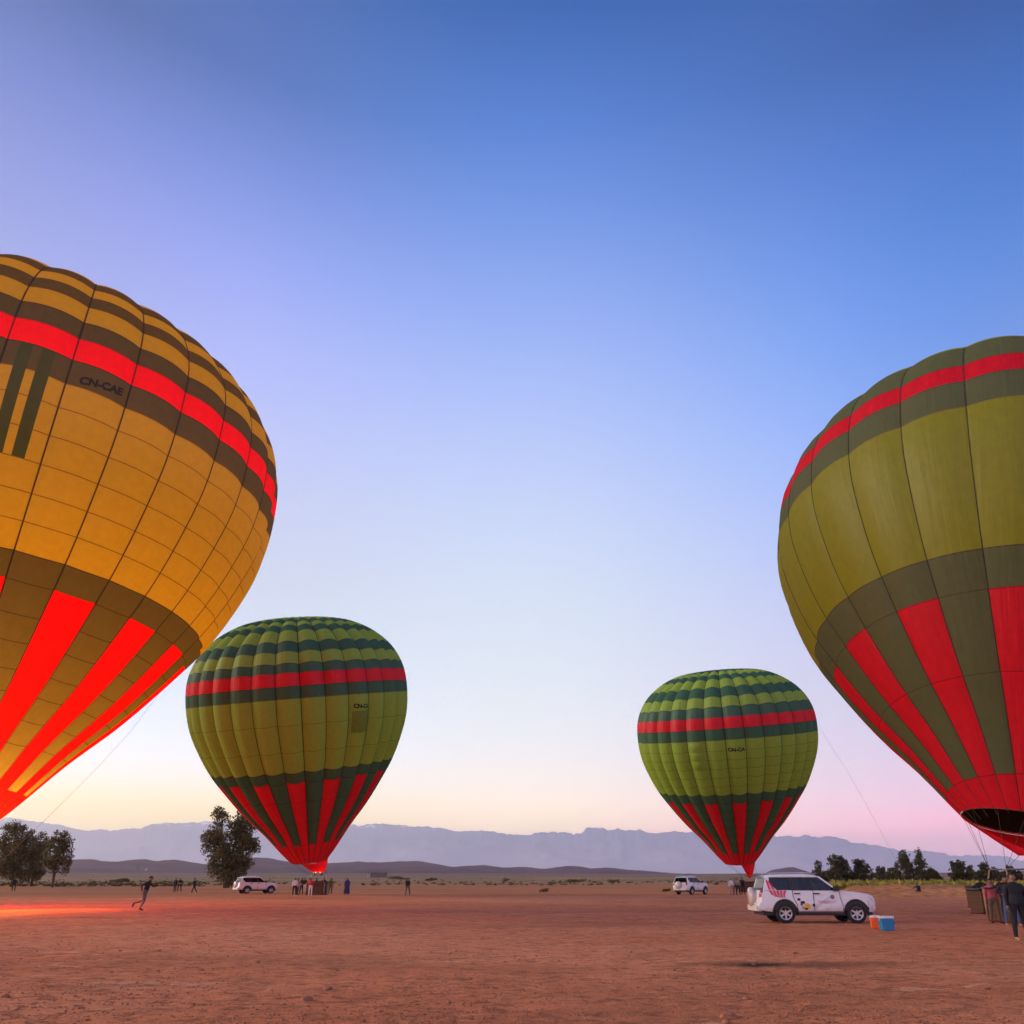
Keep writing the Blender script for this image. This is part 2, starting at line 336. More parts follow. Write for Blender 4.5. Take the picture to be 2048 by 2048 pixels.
# ------------------------------------------------------------------ terrain
def n2(x, y, s, seed=0., oct=4): return mnoise.fractal(Vector((x*s+seed, y*s-seed*.7, seed*1.3)), 1.0, 2.0, oct)
def gz(x, y):
    r = math.hypot(x, y)
    z = 13.0*sstep(330, 2300, r) + 30*sstep(2300, 9000, r)
    if r > 260: z += 2.2*sstep(260, 1200, r)*n2(x, y, .0016, 3.1) + .35*sstep(130, 300, r)*(n2(x, y, .02, 9.7)+.3)
    if r < 400: z += .022*n2(x, y, .35, 1.7)*sstep(400, 60, r) + (.022*n2(x, y, 4.1, 8.8, 3)*sstep(50, 25, r) if r < 50 else 0) + .012*n2(x, y, 1.6, 5.5, 3)*sstep(70, 20, r)
    return z
def build_ground():
    azs = np.concatenate([np.linspace(-180, -55, 40, endpoint=False), np.linspace(-55, 55, 420, endpoint=False), np.linspace(55, 180, 40, endpoint=False)])*math.pi/180
    rs = np.concatenate([[2.5], np.geomspace(5, 60, 150), np.geomspace(62, 600, 70), np.geomspace(640, 42000, 70)])
    V = [(0, 0, 0)]; Fc = []; na = len(azs)
    for r in rs:
        for a in azs:
            x, y = r*math.sin(a), r*math.cos(a); V.append((x, y, gz(x, y)))
    for k in range(na): Fc.append((0, 1+(k+1) % na, 1+k))
    for i in range(len(rs)-1):
        b0, b1 = 1+i*na, 1+(i+1)*na
        for k in range(na):
            k2 = (k+1) % na; Fc.append((b0+k, b0+k2, b1+k2, b1+k))
    o = mesh_obj('ground', V, Fc, M['ground'], smooth=True)
    tag(o, 'flat bare field of red earth with pebbles', kind='structure')
build_ground()

MTN = [(-900, 1640), (-500, 1652), (-200, 1640), (0, 1636.5), (22, 1636), (43, 1638.7), (91, 1647), (139, 1653.5), (161, 1660.4), (217, 1660), (283, 1655.6), (304, 1649), (370, 1645), (409, 1643), (520, 1646), (640, 1650), (720, 1650), (760, 1647), (800, 1650), (817, 1653.5), (837, 1652), (885, 1657), (900, 1661), (917, 1660), (985, 1663), (1016, 1670), (1056, 1670), (1079, 1665), (1107, 1662.6), (1120, 1665), (1130, 1663), (1147, 1668), (1162, 1668), (1173, 1655.5), (1199, 1654), (1213, 1659), (1233, 1657.5), (1250, 1660), (1278, 1659), (1307, 1667), (1330, 1665), (1350, 1662.6), (1377, 1664), (1450, 1670), (1559, 1673), (1615, 1670), (1674, 1675), (1702, 1684), (1742, 1688), (1779, 1698), (1873, 1704), (1897, 1710.5), (1997, 1712), (2048, 1721), (2300, 1730), (2800, 1722)]
HIL = [(-900, 1722), (-400, 1716), (-100, 1724), (60, 1722), (130, 1718), (187, 1719), (209, 1723), (239, 1722.6), (274, 1718.7), (291, 1718), (311, 1722), (348, 1719), (380, 1724), (413, 1729), (460, 1722), (511, 1715), (537, 1716), (566, 1721.6), (611, 1728), (674, 1725.5), (720, 1723), (760, 1725), (800, 1722.5), (837, 1722), (871, 1727.5), (905, 1734), (934, 1731.5), (971, 1730), (1005, 1735), (1050, 1734), (1090, 1738), (1133, 1731.5), (1156, 1732), (1184, 1737), (1213, 1735), (1261, 1739.5), (1350, 1746.6), (1430, 1749), (1521, 1750), (1544, 1740), (1572, 1734.5), (1587, 1734.5), (1609, 1741), (1626, 1747.5), (1750, 1749), (1872, 1745.7), (1910, 1745.7), (2100, 1741), (2400, 1744), (2800, 1738)]
def build_range(name, prof, D, depth, mat, label, spur, rows=44, cols=1500, seed=0., jag=0.):
    prof = sorted(prof); px = np.array([p[0] for p in prof], float); py = np.array([p[1] for p in prof], float)
    X = np.linspace(px[0], px[-1], cols); Y = np.interp(X, px, py)
    azs, els = [], []
    for x, y in zip(X, Y):
        d = ray(x, y); azs.append(math.atan2(d.x, d.y)); els.append(math.atan2(d.z, math.hypot(d.x, d.y)))
    azs, els = np.array(azs), np.array(els)
    el2 = []
    # beyond the photographed span the same range runs on
    V, Fc = [], []
    span = R_(64); full = np.linspace(-span, span, cols)
    es = np.interp(full, azs, els)
    if jag: es = es+np.array([jag*(mnoise.ridged_multi_fractal(Vector((a*55, seed, 0)), 1.0, 2.2, 5, 1.0, 2.0)-1.1)+jag*.7*mnoise.noise(Vector((a*260, 3, seed))) for a in full])
    ker = np.ones(61)/61; es_s = np.convolve(np.pad(es, 30, mode='edge'), ker, mode='valid')
    for j in range(rows):
        t = j/(rows-1)                      # 0 front foot, .72 crest, 1 behind
        for a, e, e_s in zip(full, es, es_s):
            k = t/.72
            if t <= .72:
                r = D - depth*(1-k); prof_h = k**1.35*(.86+.14*k)
            else:
                r = D + depth*.5*(t-.72)/.28; prof_h = 1-((t-.72)/.28)**1.2
            crest = EYE + math.tan(e)*D
            x, y = r*math.sin(a), r*math.cos(a)
            n = mnoise.ridged_multi_fractal(Vector((x/spur+seed, y/spur*.6, seed)), 1.0, 2.1, 5, 1.0, 2.0)-1.1; crs = EYE + math.tan(e_s)*D
            w = math.sin(math.pi*min(1, max(0, prof_h)))
            base = 8.0
            h = base + (crs-base)*prof_h + (crest-crs)*max(0, prof_h)**5 + (crs-base)*.13*n*w
            if abs(t-.72) < .02: h = crest
            V.append((x, y, h if j > 0 else -20))
    for j in range(rows-1):
        for i in range(cols-1):
            a = j*cols+i; Fc.append((a, a+1, a+cols+1, a+cols))
    return tag(mesh_obj(name, V, Fc, mat, smooth=True), label, kind='structure')
def mtn_mat(name, ca, cb, snow=None, scale=.0012, low=None):
    m, N, Lk, out = newmat(name)
    g = N.new('ShaderNodeNewGeometry'); n = N.new('ShaderNodeTexNoise'); n.inputs['Scale'].default_value = scale; n.inputs['Detail'].default_value = 8; Lk.new(g.outputs['Position'], n.inputs['Vector'])
    r = N.new('ShaderNodeValToRGB'); r.color_ramp.elements[0].position = .35; r.color_ramp.elements[1].position = .65
    r.color_ramp.elements[0].color = (*ca, 1); r.color_ramp.elements[1].color = (*cb, 1); Lk.new(n.outputs['Fac'], r.inputs[0]); col = r.outputs[0]
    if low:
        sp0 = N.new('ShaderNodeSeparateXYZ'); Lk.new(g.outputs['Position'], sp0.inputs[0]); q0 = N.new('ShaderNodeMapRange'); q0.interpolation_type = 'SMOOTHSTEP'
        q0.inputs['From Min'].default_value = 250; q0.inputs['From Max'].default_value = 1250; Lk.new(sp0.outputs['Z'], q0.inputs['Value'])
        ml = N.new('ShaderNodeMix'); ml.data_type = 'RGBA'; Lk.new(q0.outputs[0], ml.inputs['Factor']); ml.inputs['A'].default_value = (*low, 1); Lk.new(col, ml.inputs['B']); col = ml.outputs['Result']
    if snow:
        sp = N.new('ShaderNodeSeparateXYZ'); Lk.new(g.outputs['Position'], sp.inputs[0])
        n3 = N.new('ShaderNodeTexNoise'); n3.inputs['Scale'].default_value = .0035; n3.inputs['Detail'].default_value = 8; Lk.new(g.outputs['Position'], n3.inputs['Vector'])
        def mr(f, a, b):
            q = N.new('ShaderNodeMapRange'); q.interpolation_type = 'SMOOTHSTEP'; q.inputs['From Min'].default_value = a; q.inputs['From Max'].default_value = b; Lk.new(f, q.inputs['Value']); return q.outputs[0]
        mu = N.new('ShaderNodeMath'); mu.operation = 'MULTIPLY'; Lk.new(mr(sp.outputs['Z'], snow[0], snow[1]), mu.inputs[0]); Lk.new(mr(n3.outputs['Fac'], .55, .61), mu.inputs[1])
        x = N.new('ShaderNodeMix'); x.data_type = 'RGBA'; Lk.new(mu.outputs[0], x.inputs['Factor']); Lk.new(col, x.inputs['A']); x.inputs['B'].default_value = (.8, .82, .85, 1); col = x.outputs['Result']
    p = N.new('ShaderNodeBsdfDiffuse'); Lk.new(col, p.inputs['Color']); Lk.new(p.outputs[0], out.inputs[0]); return m
M['mountain'] = mtn_mat('hazed_mountain_rock', (.060, .085, .20), (.105, .13, .27), snow=(1330, 1500), low=(.40, .34, .43))  # low tone paints the pale valley haze into the foot of the slopes
M['hill'] = mtn_mat('foothill_scrub', (.070, .022, .042), (.125, .045, .062), scale=.004)
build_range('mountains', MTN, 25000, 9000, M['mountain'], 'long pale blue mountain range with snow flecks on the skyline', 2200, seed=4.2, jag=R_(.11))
build_range('foothills', HIL, 4600, 1500, M['hill'], 'low dark purple foothills below the mountains', 420, seed=11.3, jag=R_(.02))

# ------------------------------------------------------------------ balloons
KPSI = np.radians([-86, -72, -60, -48, -36, -24, -12, 0, 12, 24, 38, 52, 68, 90])
KRHO = np.array([1.5509, 1.2766, 1.158, 1.0842, 1.0509, 1.0327, 1.0348, 1.0350, 1.0380, 1.0110, 0.9450, 0.8720, 0.7950, 0.7480])
KM = np.gradient(KRHO, KPSI); KM[-1] = 0
def rho(psi, KRHO=KRHO, KM=KM):
    i = min(max(int(np.searchsorted(KPSI, psi))-1, 0), len(KPSI)-2); h = KPSI[i+1]-KPSI[i]; t = (psi-KPSI[i])/h
    return float((2*t**3-3*t*t+1)*KRHO[i]+(t**3-2*t*t+t)*h*KM[i]+(3*t*t-2*t**3)*KRHO[i+1]+(t**3-t*t)*h*KM[i+1])
PSI_M = -1.452
class Env:
    def __init__(s, R, stretch, N, bulge=.1): s.R, s.st, s.N, s.step, s.bg, s.rim = R, stretch, N, 2*math.pi/N, bulge, 0.0; s.setk(KRHO)
    def setk(s, k): s.kr = np.array(k, float); s.km = np.gradient(s.kr, KPSI); s.km[-1] = 0
    def pm(s, phi): return PSI_M + s.rim*(1-math.cos(phi))/2
    def rz(s, psi):
        q = rho(psi, s.kr, s.km); return s.R*q*math.cos(psi), s.R*s.st*(1.45+q*math.sin(psi))
    def pt(s, phi, psi, u=None, off=0.0):
        """phi 0 faces the camera side (-y); u in [-1,1] across the gore gives the billow"""
        r, z = s.rz(psi); r2, z2 = s.rz(psi+.004); dr, dz = r2-r, z2-z; L = math.hypot(dr, dz) or 1
        nr, nz_ = dz/L, -dr/L
        b = off
        if u is not None:
            g = r*s.step; b += s.bg*g*((1-u*u)-.5)*sstep(.3, 1.2, g) + .06*g*((1-u*u)-.5)*(1-sstep(.3, 1.2, g))
        rr = max(r+nr*b, .001)
        return Vector((rr*math.sin(phi), -rr*math.cos(phi), z+nz_*b))
def panel_mesh(e, p0, p1, cm, hem, nu=8, dens=1.0, prints=None, ph0=None):
    """one cloth panel of a gore between two heights, with a doubled hem along its upper edge"""
    _, z0 = e.rz(p0); r1, z1 = e.rz(p1); r0, _ = e.rz(p0)
    ln = math.hypot(r1-r0, z1-z0)
    nv = max(2, int(math.ceil(ln/(.8*dens))))
    ps = [p0+(p1-p0)*j/nv for j in range(nv+1)]
    hm = [0]*nv
    if hem:
        hw = min(.055*abs(p1-p0)/max(ln, .01)*dens, abs(p1-p0)*.2)
        ps = ps[:-1]+[p1-hw, p1]; hm = [0]*nv+[1]
    us = [-1+2*i/nu for i in range(nu+1)]
    if hem: us = [-1, -.968]+us[1:-1]+[.968, 1]; nu += 2
    if prints:
        us = sorted(set([round(q, 4) for q in us+[x for ab in prints for x in ab]])); nu = len(us)-1
    V, Fc, uvs, fm = [], [], [], []
    acc = 0; prev = None; vv = []
    for p in ps:
        r, z = e.rz(p)
        if prev: acc += math.hypot(r-prev[0], z-prev[1])
        prev = (r, z); vv.append((acc, r))
        for i in range(nu+1):
            u = us[i]; q_ = p
            if ph0 is not None: q_ = p+(e.pm(ph0+u*e.step/2)-PSI_M)*max(0, (p1-p)/(p1-p0))
            V.append(e.pt(u*e.step/2, q_, u))
    for j in range(len(ps)-1):
        for i in range(nu):
            a = j*(nu+1)+i; Fc.append((a, a+1, a+nu+2, a+nu+1)); fm.append(2 if prints and any(a_-.001 <= us[i] and us[i+1] <= b_+.001 for a_, b_ in prints) else (1 if hem and (us[i+1] <= -.96 or us[i] >= .96) else hm[j]))
            for (ii, jj) in ((i, j), (i+1, j), (i+1, j+1), (i, j+1)):
                uvs.append((us[ii]*.5*e.step*vv[jj][1], vv[jj][0]+p0*10))
    return V, Fc, uvs, fm
def mk_panel(e, p0, p1, col, hem, nu=10, prints=None, ph0=None):
    V, Fc, uvs, fm = panel_mesh(e, p0, p1, col, hem, nu, 1.0, prints, ph0)
    me = bpy.data.meshes.new('panel'); me.from_pydata(V, [], Fc); me.materials.append(M[col]); me.materials.append(M[col+'_hem']); me.materials.append(M['banner_green'])
    me.polygons.foreach_set('material_index', fm); me.polygons.foreach_set('use_smooth', [True]*len(Fc))
    uv = me.uv_layers.new(name='UVMap'); uv.data.foreach_set('uv', [c for t in uvs for c in t]); me.update(); return me
def balloon(label, Mo, scale, tilt, phase, stretch, N, rows, alt0, vis, burner_off, letters=None, banner=None, basket=(3.4, 1.7, 1.2), scoop=(-.35, 2.6), ropes=(), lit=0, bbox_low=2.3, bot_r=.75, shade_top=None, bulge=.21, dark='dark', yellow='yellow', red='red', tape=1.0, printed=None, rim=0.0, crown=None):
    """rows: list of (psi_low, psi_high, colour or 'ALT') from the mouth up"""
    R = 11.0*scale; e = Env(R, stretch, N, bulge); e.rim = rim
    if crown is not None: e.setk(np.concatenate([KRHO[:9], crown]))
    def rp(a, dz=0.0, k=1.0):
        r_, z_ = e.rz(e.pm(a)); return Vector((r_*k*math.sin(a), -r_*k*math.cos(a), z_+dz))
    Mo = Vector((0, 0, EYE)) + (Vector(Mo)-Vector((0, 0, EYE)))*scale
    bx = Mo.x + burner_off[0]; by = Mo.y + burner_off[1]
    root = empty('hot_air_balloon', (bx, by, 0)); tag(root, label, 'hot air balloon', 'striped hot air balloons on the field')
    ax = Vector((tilt[0], tilt[1], 1)).normalized(); u = Vector((0, 1, 0)).cross(ax).normalized(); v = ax.cross(u)
    A = Matrix((u, v, ax)).transposed().to_4x4(); A.translation = Mo - Vector((bx, by, 0))
    # front panels: one object per panel; the hidden side as one object
    seen, hid = [], []
    for g in range(N):
        ph = phase + (g+.5)*e.step; w = (ph+math.pi) % (2*math.pi)-math.pi
        (seen if vis[0] <= w <= vis[1] else hid).append((g, ph))
    for (p0, p1, col) in rows:
        cache = {}
        for g, ph in seen:
            cc = (('red' if (g+alt0) % 2 == 0 else 'dark') if col == 'ALT' else col)
            if cc == 'dark': cc = dark
            if cc == 'yellow': cc = yellow
            if cc == 'red': cc = red
            if cc not in cache: cache[cc] = mk_panel(e, p0, p1, cc, True)
            me_ = cache[cc]
            if printed and g == printed[0] and p0 >= printed[1]-.02 and p1 <= printed[2]: me_ = mk_panel(e, p0, p1, cc, True, prints=printed[3])
            if rim and p0 <= PSI_M+.001: me_ = mk_panel(e, p0, p1, cc, True, ph0=ph)
            o = bpy.data.objects.new('panel', me_); link(o, root); o.matrix_local = A @ Matrix.Rotation(ph, 4, 'Z')
    V, Fc, fm, uvs = [], [], [], []
    names = ['yellow', 'dark', 'red']; mnames = [yellow, dark, red]
    for (p0, p1, col) in rows:
        pv, pf, pu, _ = panel_mesh(e, p0, p1, None, False, 6, 1.5)
        for g, ph in hid:
            if rim and p0 <= PSI_M+.001: pv, pf, pu, _ = panel_mesh(e, p0, p1, None, False, 6, 1.5, None, ph)
            cc = (('red' if (g+alt0) % 2 == 0 else 'dark') if col == 'ALT' else col)
            Rm = Matrix.Rotation(ph, 3, 'Z'); b0 = len(V)
            V += [Rm @ q for q in pv]; Fc += [tuple(b0+i for i in f) for f in pf]; fm += [names.index(cc)]*len(pf); uvs += pu
    o = mesh_obj('panel', V, Fc, parent=root, smooth=True, mats=[M[n] for n in mnames], fmat=fm); o.matrix_local = A; o['kind'] = 'stuff'
    uv = o.data.uv_layers.new(name='UVMap'); uv.data.foreach_set('uv', [c for t in uvs for c in t])
    # load tapes down the seams
    bm = bmesh.new(); ps = np.linspace(PSI_M, 1.53, 46)
    add_tube(bm, [e.pt(0, p, 1.0, .012) for p in ps], .030*scale*tape, 5)
    me = bpy.data.meshes.new('load_tape'); bm.to_mesh(me); bm.free(); me.materials.append(M['tape'])
    for g, ph in seen + [(0, seen[-1][1]+e.step)]:
        o = bpy.data.objects.new('load_tape', me); link(o, root); o.matrix_local = A @ Matrix.Rotation(ph-e.step/2, 4, 'Z')
    # crown cap
    bm = bmesh.new(); add_lathe(bm, [(e.rz(1.529)[0], e.rz(1.529)[1]-.02), (.05, e.rz(1.56)[1])], 30); o = bm_obj('crown_cap', bm, M['dark'], root, True); o.matrix_local = A
    # mouth rim
    bm = bmesh.new(); r, z = e.rz(PSI_M)
    add_tube(bm, [rp(a, -.02) for a in np.linspace(-1.9, 1.9, 33)], .022*scale, 6, False)
    o = bm_obj('mouth_rim', bm, M['leather'], root, True); o.matrix_local = A
    bm = bmesh.new(); add_tube(bm, [rp(a, -.02) for a in np.linspace(1.9, 2*math.pi-1.9, 25)], .03*scale, 6, False)
    o = bm_obj('mouth_webbing', bm, M['rim_tape'], root, True); o.matrix_local = A
    if shade_top:
        bm = bmesh.new(); add_lathe(bm, [(e.rz(p)[0]-.10, e.rz(p)[1]) for p in np.linspace(PSI_M+rim*1.0, shade_top, 8)], 52)
        o = bm_obj('inner_shade_band', bm, M['inner_shade'], root, True); o.matrix_local = A  # dark band added to stand for the shade inside the unlit mouth
    # scoop: cloth skirt from part of the mouth down to the burner
    Ai = A.inverted(); zb = bbox_low
    a0, a1 = scoop; n = 22; V, Fc = [], []
    for j in range(7):
        t = j/6
        for i in range(n+1):
            a = a0+(a1-a0)*i/n
            top = A @ rp(a, -.06)
            ab = (a0+a1)/2+(a-(a0+a1)/2)*min(2.0, 2*math.pi/(a1-a0))
            bot = Vector((bot_r*math.sin(ab), -bot_r*math.cos(ab), zb))
            q = top.lerp(bot, t); q += Vector((math.sin(a), -math.cos(a), 0))*(.10*math.sin(math.pi*t)+.03*math.sin(i*1.9)*t)
            V.append(q)
    for j in range(6):
        for i in range(n):
            k = j*(n+1)+i; Fc.append((k, k+1, k+n+2, k+n+1))
    o = mesh_obj('scoop', V, Fc, M['red'], root, True)
    uv = o.data.uv_layers.new(name='UVMap')
    for l in o.data.loops: uv.data[l.index].uv = (V[l.vertex_index].x, V[l.vertex_index].z)
    # burner frame, burners, wires, uprights
    L, W, Hh = basket
    fz = 2.0; fx, fy = min(L*.5-.15, .85 if L < 4 else L*.5-.25), min(W*.5-.1, .6)
    bm = bmesh.new()
    add_tube(bm, [(-fx, -fy, fz), (fx, -fy, fz), (fx, fy, fz), (-fx, fy, fz), (-fx, -fy, fz)], .03, 6)
    add_tube(bm, [(-fx, 0, fz), (fx, 0, fz)], .03, 6)
    bm_obj('burner_frame', bm, M['steel'], root, True)
    for sx in (-.35, .35):
        bm = bmesh.new(); add_lathe(bm, [(.02, fz+.03), (.13, fz+.03), (.14, fz+.12), (.15, fz+.48), (.12, fz+.5), (.11, fz+.15), (.02, fz+.1)], 14, M=Matrix.Translation((sx, 0, 0))); bm_obj('burner', bm, M['steel'], root, True)
    for a in np.linspace(0, 2*math.pi, 12, endpoint=False):
        top = A @ rp(a)
        cx_, cy2 = (fx if math.sin(a) > 0 else -fx), (-fy if math.cos(a) > 0 else fy)
        bm = bmesh.new(); add_tube(bm, [top, (cx_, cy2, fz)], .008, 5); bm_obj('wire', bm, M['wire'], root)
    for sx in (-1, 1):
        for sy in (-1, 1):
            bm = bmesh.new(); add_tube(bm, [(sx*(L*.5-.1), sy*(W*.5-.08), Hh-.05), (sx*fx, sy*fy, fz)], .028, 7); bm_obj('upright', bm, M['tan_leather'], root, True)
    # basket
    bm = bmesh.new(); th = .06
    def ring(zz, ins=0.):
        pts = []
        rr = .22
        for (qx, qy, s0) in ((L/2-rr, W/2-rr, 0), (-L/2+rr, W/2-rr, 1), (-L/2+rr, -W/2+rr, 2), (L/2-rr, -W/2+rr, 3)):
            for k in range(4):
                aa = (s0+k/3)*math.pi/2; pts.append((qx+(rr-ins)*math.cos(aa), qy+(rr-ins)*math.sin(aa), zz))
        return [bm.verts.new(q) for q in pts]
    rg = [ring(.05), ring(Hh*.35, -.015), ring(Hh*.65, .01), ring(Hh, -.01), ring(Hh, th), ring(.12, th)]
    for a_, b_ in zip(rg, rg[1:]):
        for k in range(16): bm.faces.new((a_[k], a_[(k+1) % 16], b_[(k+1) % 16], b_[k]))
    bm.faces.new(rg[-1])
    bm_obj('basket', bm, M['wicker'], root)
    def loop_pts(zz, grow=0.):
        out = []
        rr = .22
        for (qx, qy, s0) in ((L/2-rr, W/2-rr, 0), (-L/2+rr, W/2-rr, 1), (-L/2+rr, -W/2+rr, 2), (L/2-rr, -W/2+rr, 3)):
            for k in range(4):
                aa = (s0+k/3)*math.pi/2; out.append((qx+(rr+grow)*math.cos(aa), qy+(rr+grow)*math.sin(aa), zz))
        return out+[out[0]]
    bm = bmesh.new(); add_tube(bm, loop_pts(Hh+.03), .07, 7, False); bm_obj('basket_rim', bm, M['leather'], root, True)
    bm = bmesh.new(); add_tube(bm, loop_pts(.07), .08, 7, False); bm_obj('basket_base', bm, M['leather'], root, True)
    for sx in (-1, 1):
        for sy in (-1, 1):
            bm = bmesh.new(); add_tube(bm, [(sx*(L/2+.0), sy*(W/2-.03), .1), (sx*(L/2+.0), sy*(W/2-.03), Hh)], .05, 7); bm_obj('corner_post', bm, M['tan_leather'], root, True)
    for kx in range(1, 1+int(L > 3.5)*2):
        xx = -L/2+L*kx/3; bm = bmesh.new(); add_box(bm, xx-.03, xx+.03, -W/2+.07, W/2-.07, .15, Hh-.08); bm_obj('partition', bm, M['wicker'], root)
    # lettering and banners on the cloth
    def gore_u(ph):
        k = (ph-phase)/e.step; return 2*(k-math.floor(k))-1
    for (txt, p_a, p_b, psi_a, psi_b, hgt) in (letters or ()):
        cu = bpy.data.curves.new('t', 'FONT'); cu.body = txt; cu.size = 1; cu.offset = .045
        to = bpy.data.objects.new('t', cu); COL.objects.link(to)
        dg = bpy.context.evaluated_depsgraph_get(); me = bpy.data.meshes.new_from_object(to.evaluated_get(dg))
        bpy.data.objects.remove(to)
        bm = bmesh.new(); bm.from_mesh(me)
        bmesh.ops.subdivide_edges(bm, edges=[x for x in bm.edges if x.calc_length() > .25], cuts=2)
        xs = [q.co.x for q in bm.verts]; ys = [q.co.y for q in bm.verts]; x0, x1, y0, y1 = min(xs), max(xs), min(ys), max(ys)
        for q in bm.verts:
            s_ = (q.co.x-x0)/(x1-x0); t_ = (q.co.y-y0)/(y1-y0)
            ph = p_a+(p_b-p_a)*s_; ps_ = psi_a+(psi_b-psi_a)*s_ + hgt*t_
            q.co = e.pt(ph, ps_, gore_u(ph), .03)
        o = bm_obj('registration_letters', bm, M['letters'], root); o.matrix_local = A
        bpy.data.meshes.remove(me)
    for (nm, mat, p_a, p_b, psi_a, psi_b, offs, puff) in (banner or ()):
        V, Fc, uvs = [], [], []; nx, ny = 8, 14
        for j in range(ny+1):
            for i in range(nx+1):
                ph = p_a+(p_b-p_a)*i/nx; q = psi_a+(psi_b-psi_a)*j/ny
                V.append(e.pt(ph, q, gore_u(ph), offs+puff*math.sin(math.pi*i/nx)*math.sin(math.pi*j/ny)))
        for j in range(ny):
            for i in range(nx):
                k = j*(nx+1)+i; Fc.append((k, k+1, k+nx+2, k+nx+1)); uvs += [(i*.2, j*.3), (i*.2+.2, j*.3), (i*.2+.2, j*.3+.3), (i*.2, j*.3+.3)]
        o = mesh_obj(nm, V, Fc, M[mat], root, True); o.matrix_local = A
        uvl = o.data.uv_layers.new(name='UVMap'); uvl.data.foreach_set('uv', [c for t in uvs for c in t])
    for pts in ropes:
        bm = bmesh.new(); add_tube(bm, [Vector(q)-Vector((bx, by, 0)) for q in pts], .006*scale if pts[0][1] < 60 else .012, 5); bm_obj('crown_rope', bm, M['rope'], root)
    return root, A, e, Mo, Vector((bx, by, 0))

def rows_from(upper, rt, rb, yt, body, yb, tt, tail, sk):
    rows = [(PSI_M, sk, 'red')]
    t = [sk]+list(tail)+[tt]
    rows += [(a, b, 'ALT') for a, b in zip(t, t[1:])]
    rows.append((tt, yb, 'dark'))
    t = [yb]+list(body)+[yt]
    rows += [(a, b, 'yellow') for a, b in zip(t, t[1:])]
    rows += [(yt, rb, 'dark'), (rb, rt, 'red')]
    t = [rt]+list(upper)+[1.53]
    for i, (a, b) in enumerate(zip(t, t[1:])): rows.append((a, b, 'dark' if i % 2 == 0 else 'yellow'))
    return rows
UP = [.273, .38, .487, .64, .74, .831, .946]
# big balloon, left edge of the picture, burner lit
sL = 1.35
bal_L = balloon('huge glowing balloon cut by the left edge, lit orange and red from inside', (-25.2028, 34.5565, 4.1013), sL, (.0335, .0631), .4351, 1.049, 32,
    rows_from([.159, .243, .312, .388, .48, .58, .70], .0844, -.0044, -.0964, [-.575, -.483, -.384, -.285, -.185], -.672, -.7632, [-1.248, -1.179, -1.103, -1.034, -.95, -.866], -1.3571),
    0, (.22, 2.0), (.3, .2), letters=[('CN-CAE', .668, .805, -.088, -.066, .030)],
    printed=(0, -.385, .0, [(-.594, -.207), (.068, .476)]),
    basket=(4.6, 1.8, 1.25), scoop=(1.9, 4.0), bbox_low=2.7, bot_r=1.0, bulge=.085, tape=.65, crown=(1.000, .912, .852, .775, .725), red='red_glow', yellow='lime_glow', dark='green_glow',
    ropes=[[pix(335, 1365, 48), pix(262, 1462, 47), pix(195, 1535, 46), pix(90, 1640, 45), pix(0, 1725, 44)]])
# big balloon, right edge
sR = .95
bal_R = balloon('big olive and red balloon cut by the right edge, above the dark baskets', (21.795, 35.6774, 3.9864), sR, (.2444, .2261), -.6321, .9682, 26,
    rows_from([.37, .45, .54, .64, .74, .831, .946], .1575, .0542, -.0894, [], -.6827, -.8285, [-1.1], -1.3677), 0, (-2.1, .1), (.35, -.2),
    basket=(4.5, 1.8, 1.25), scoop=(1.2, 4.0), bbox_low=2.55, bot_r=.9, shade_top=-1.29, rim=.052, crown=(1.006, .933, .864, .788, .742), bulge=.060, dark='olive', yellow='lime_old', tape=.5)
# two farther balloons
bal_F = balloon('green balloon with a red belt standing over a basket and a small crowd', (-23.4499, 89.0553, 3.9079), 1.0, (-.0849, -.2268), .2598, 1.0624, 30,
    rows_from(UP, .1933, .087, -.011, [-.45, -.22], -.632, -.7314, [-1.12, -.92], -1.3205), 1, (-1.6, 1.6), (1.1, 0), yellow='lime_far', basket=(1.9, 1.5, 1.2),
    letters=[('CN-CA', .712, .872, -.125, -.135, .036)], banner=[('banner', 'banner_lime', .70, .875, -.33, -.150, .05, .05)], scoop=(-.15, 2.9), bbox_low=2.3, bot_r=.62)
bal_G = balloon('smallest striped green balloon, its tip just behind the nearest white car', (27.6091, 107.9065, 4.0248), 1.0, (-.0797, -.1928), -.2667, 1.0201, 30,
    rows_from([.312, .434, .572, .732, .854, 1.007], .2013, .0835, -.0303, [-.53, -.43, -.33, -.235, -.14], -.6322, -.7422, [-1.25, -1.15, -1.05, -.95, -.85], -1.35), 0, (-1.6, 1.6), (1.15, 0), yellow='lime_far',
    letters=[('CN-CA', -.250, -.070, -.152, -.158, .040)],
    banner=[('banner', 'lime_far', -.672, -.50, -.14, -.05, .05, .10), ('banner', 'lime_far', -.672, -.50, -.23, -.142, .05, .10), ('banner', 'lime_far', -.672, -.50, -.32, -.232, .05, .10)],
    scoop=(-.15, 2.9), bbox_low=1.7, bot_r=.16,
    ropes=[[pix(1640, 1455, 102), pix(1665, 1497, 101), pix(1692, 1538, 100), pix(1724, 1594, 99), pix(1770, 1678, 98), pix(1815, 1770, 97)]])

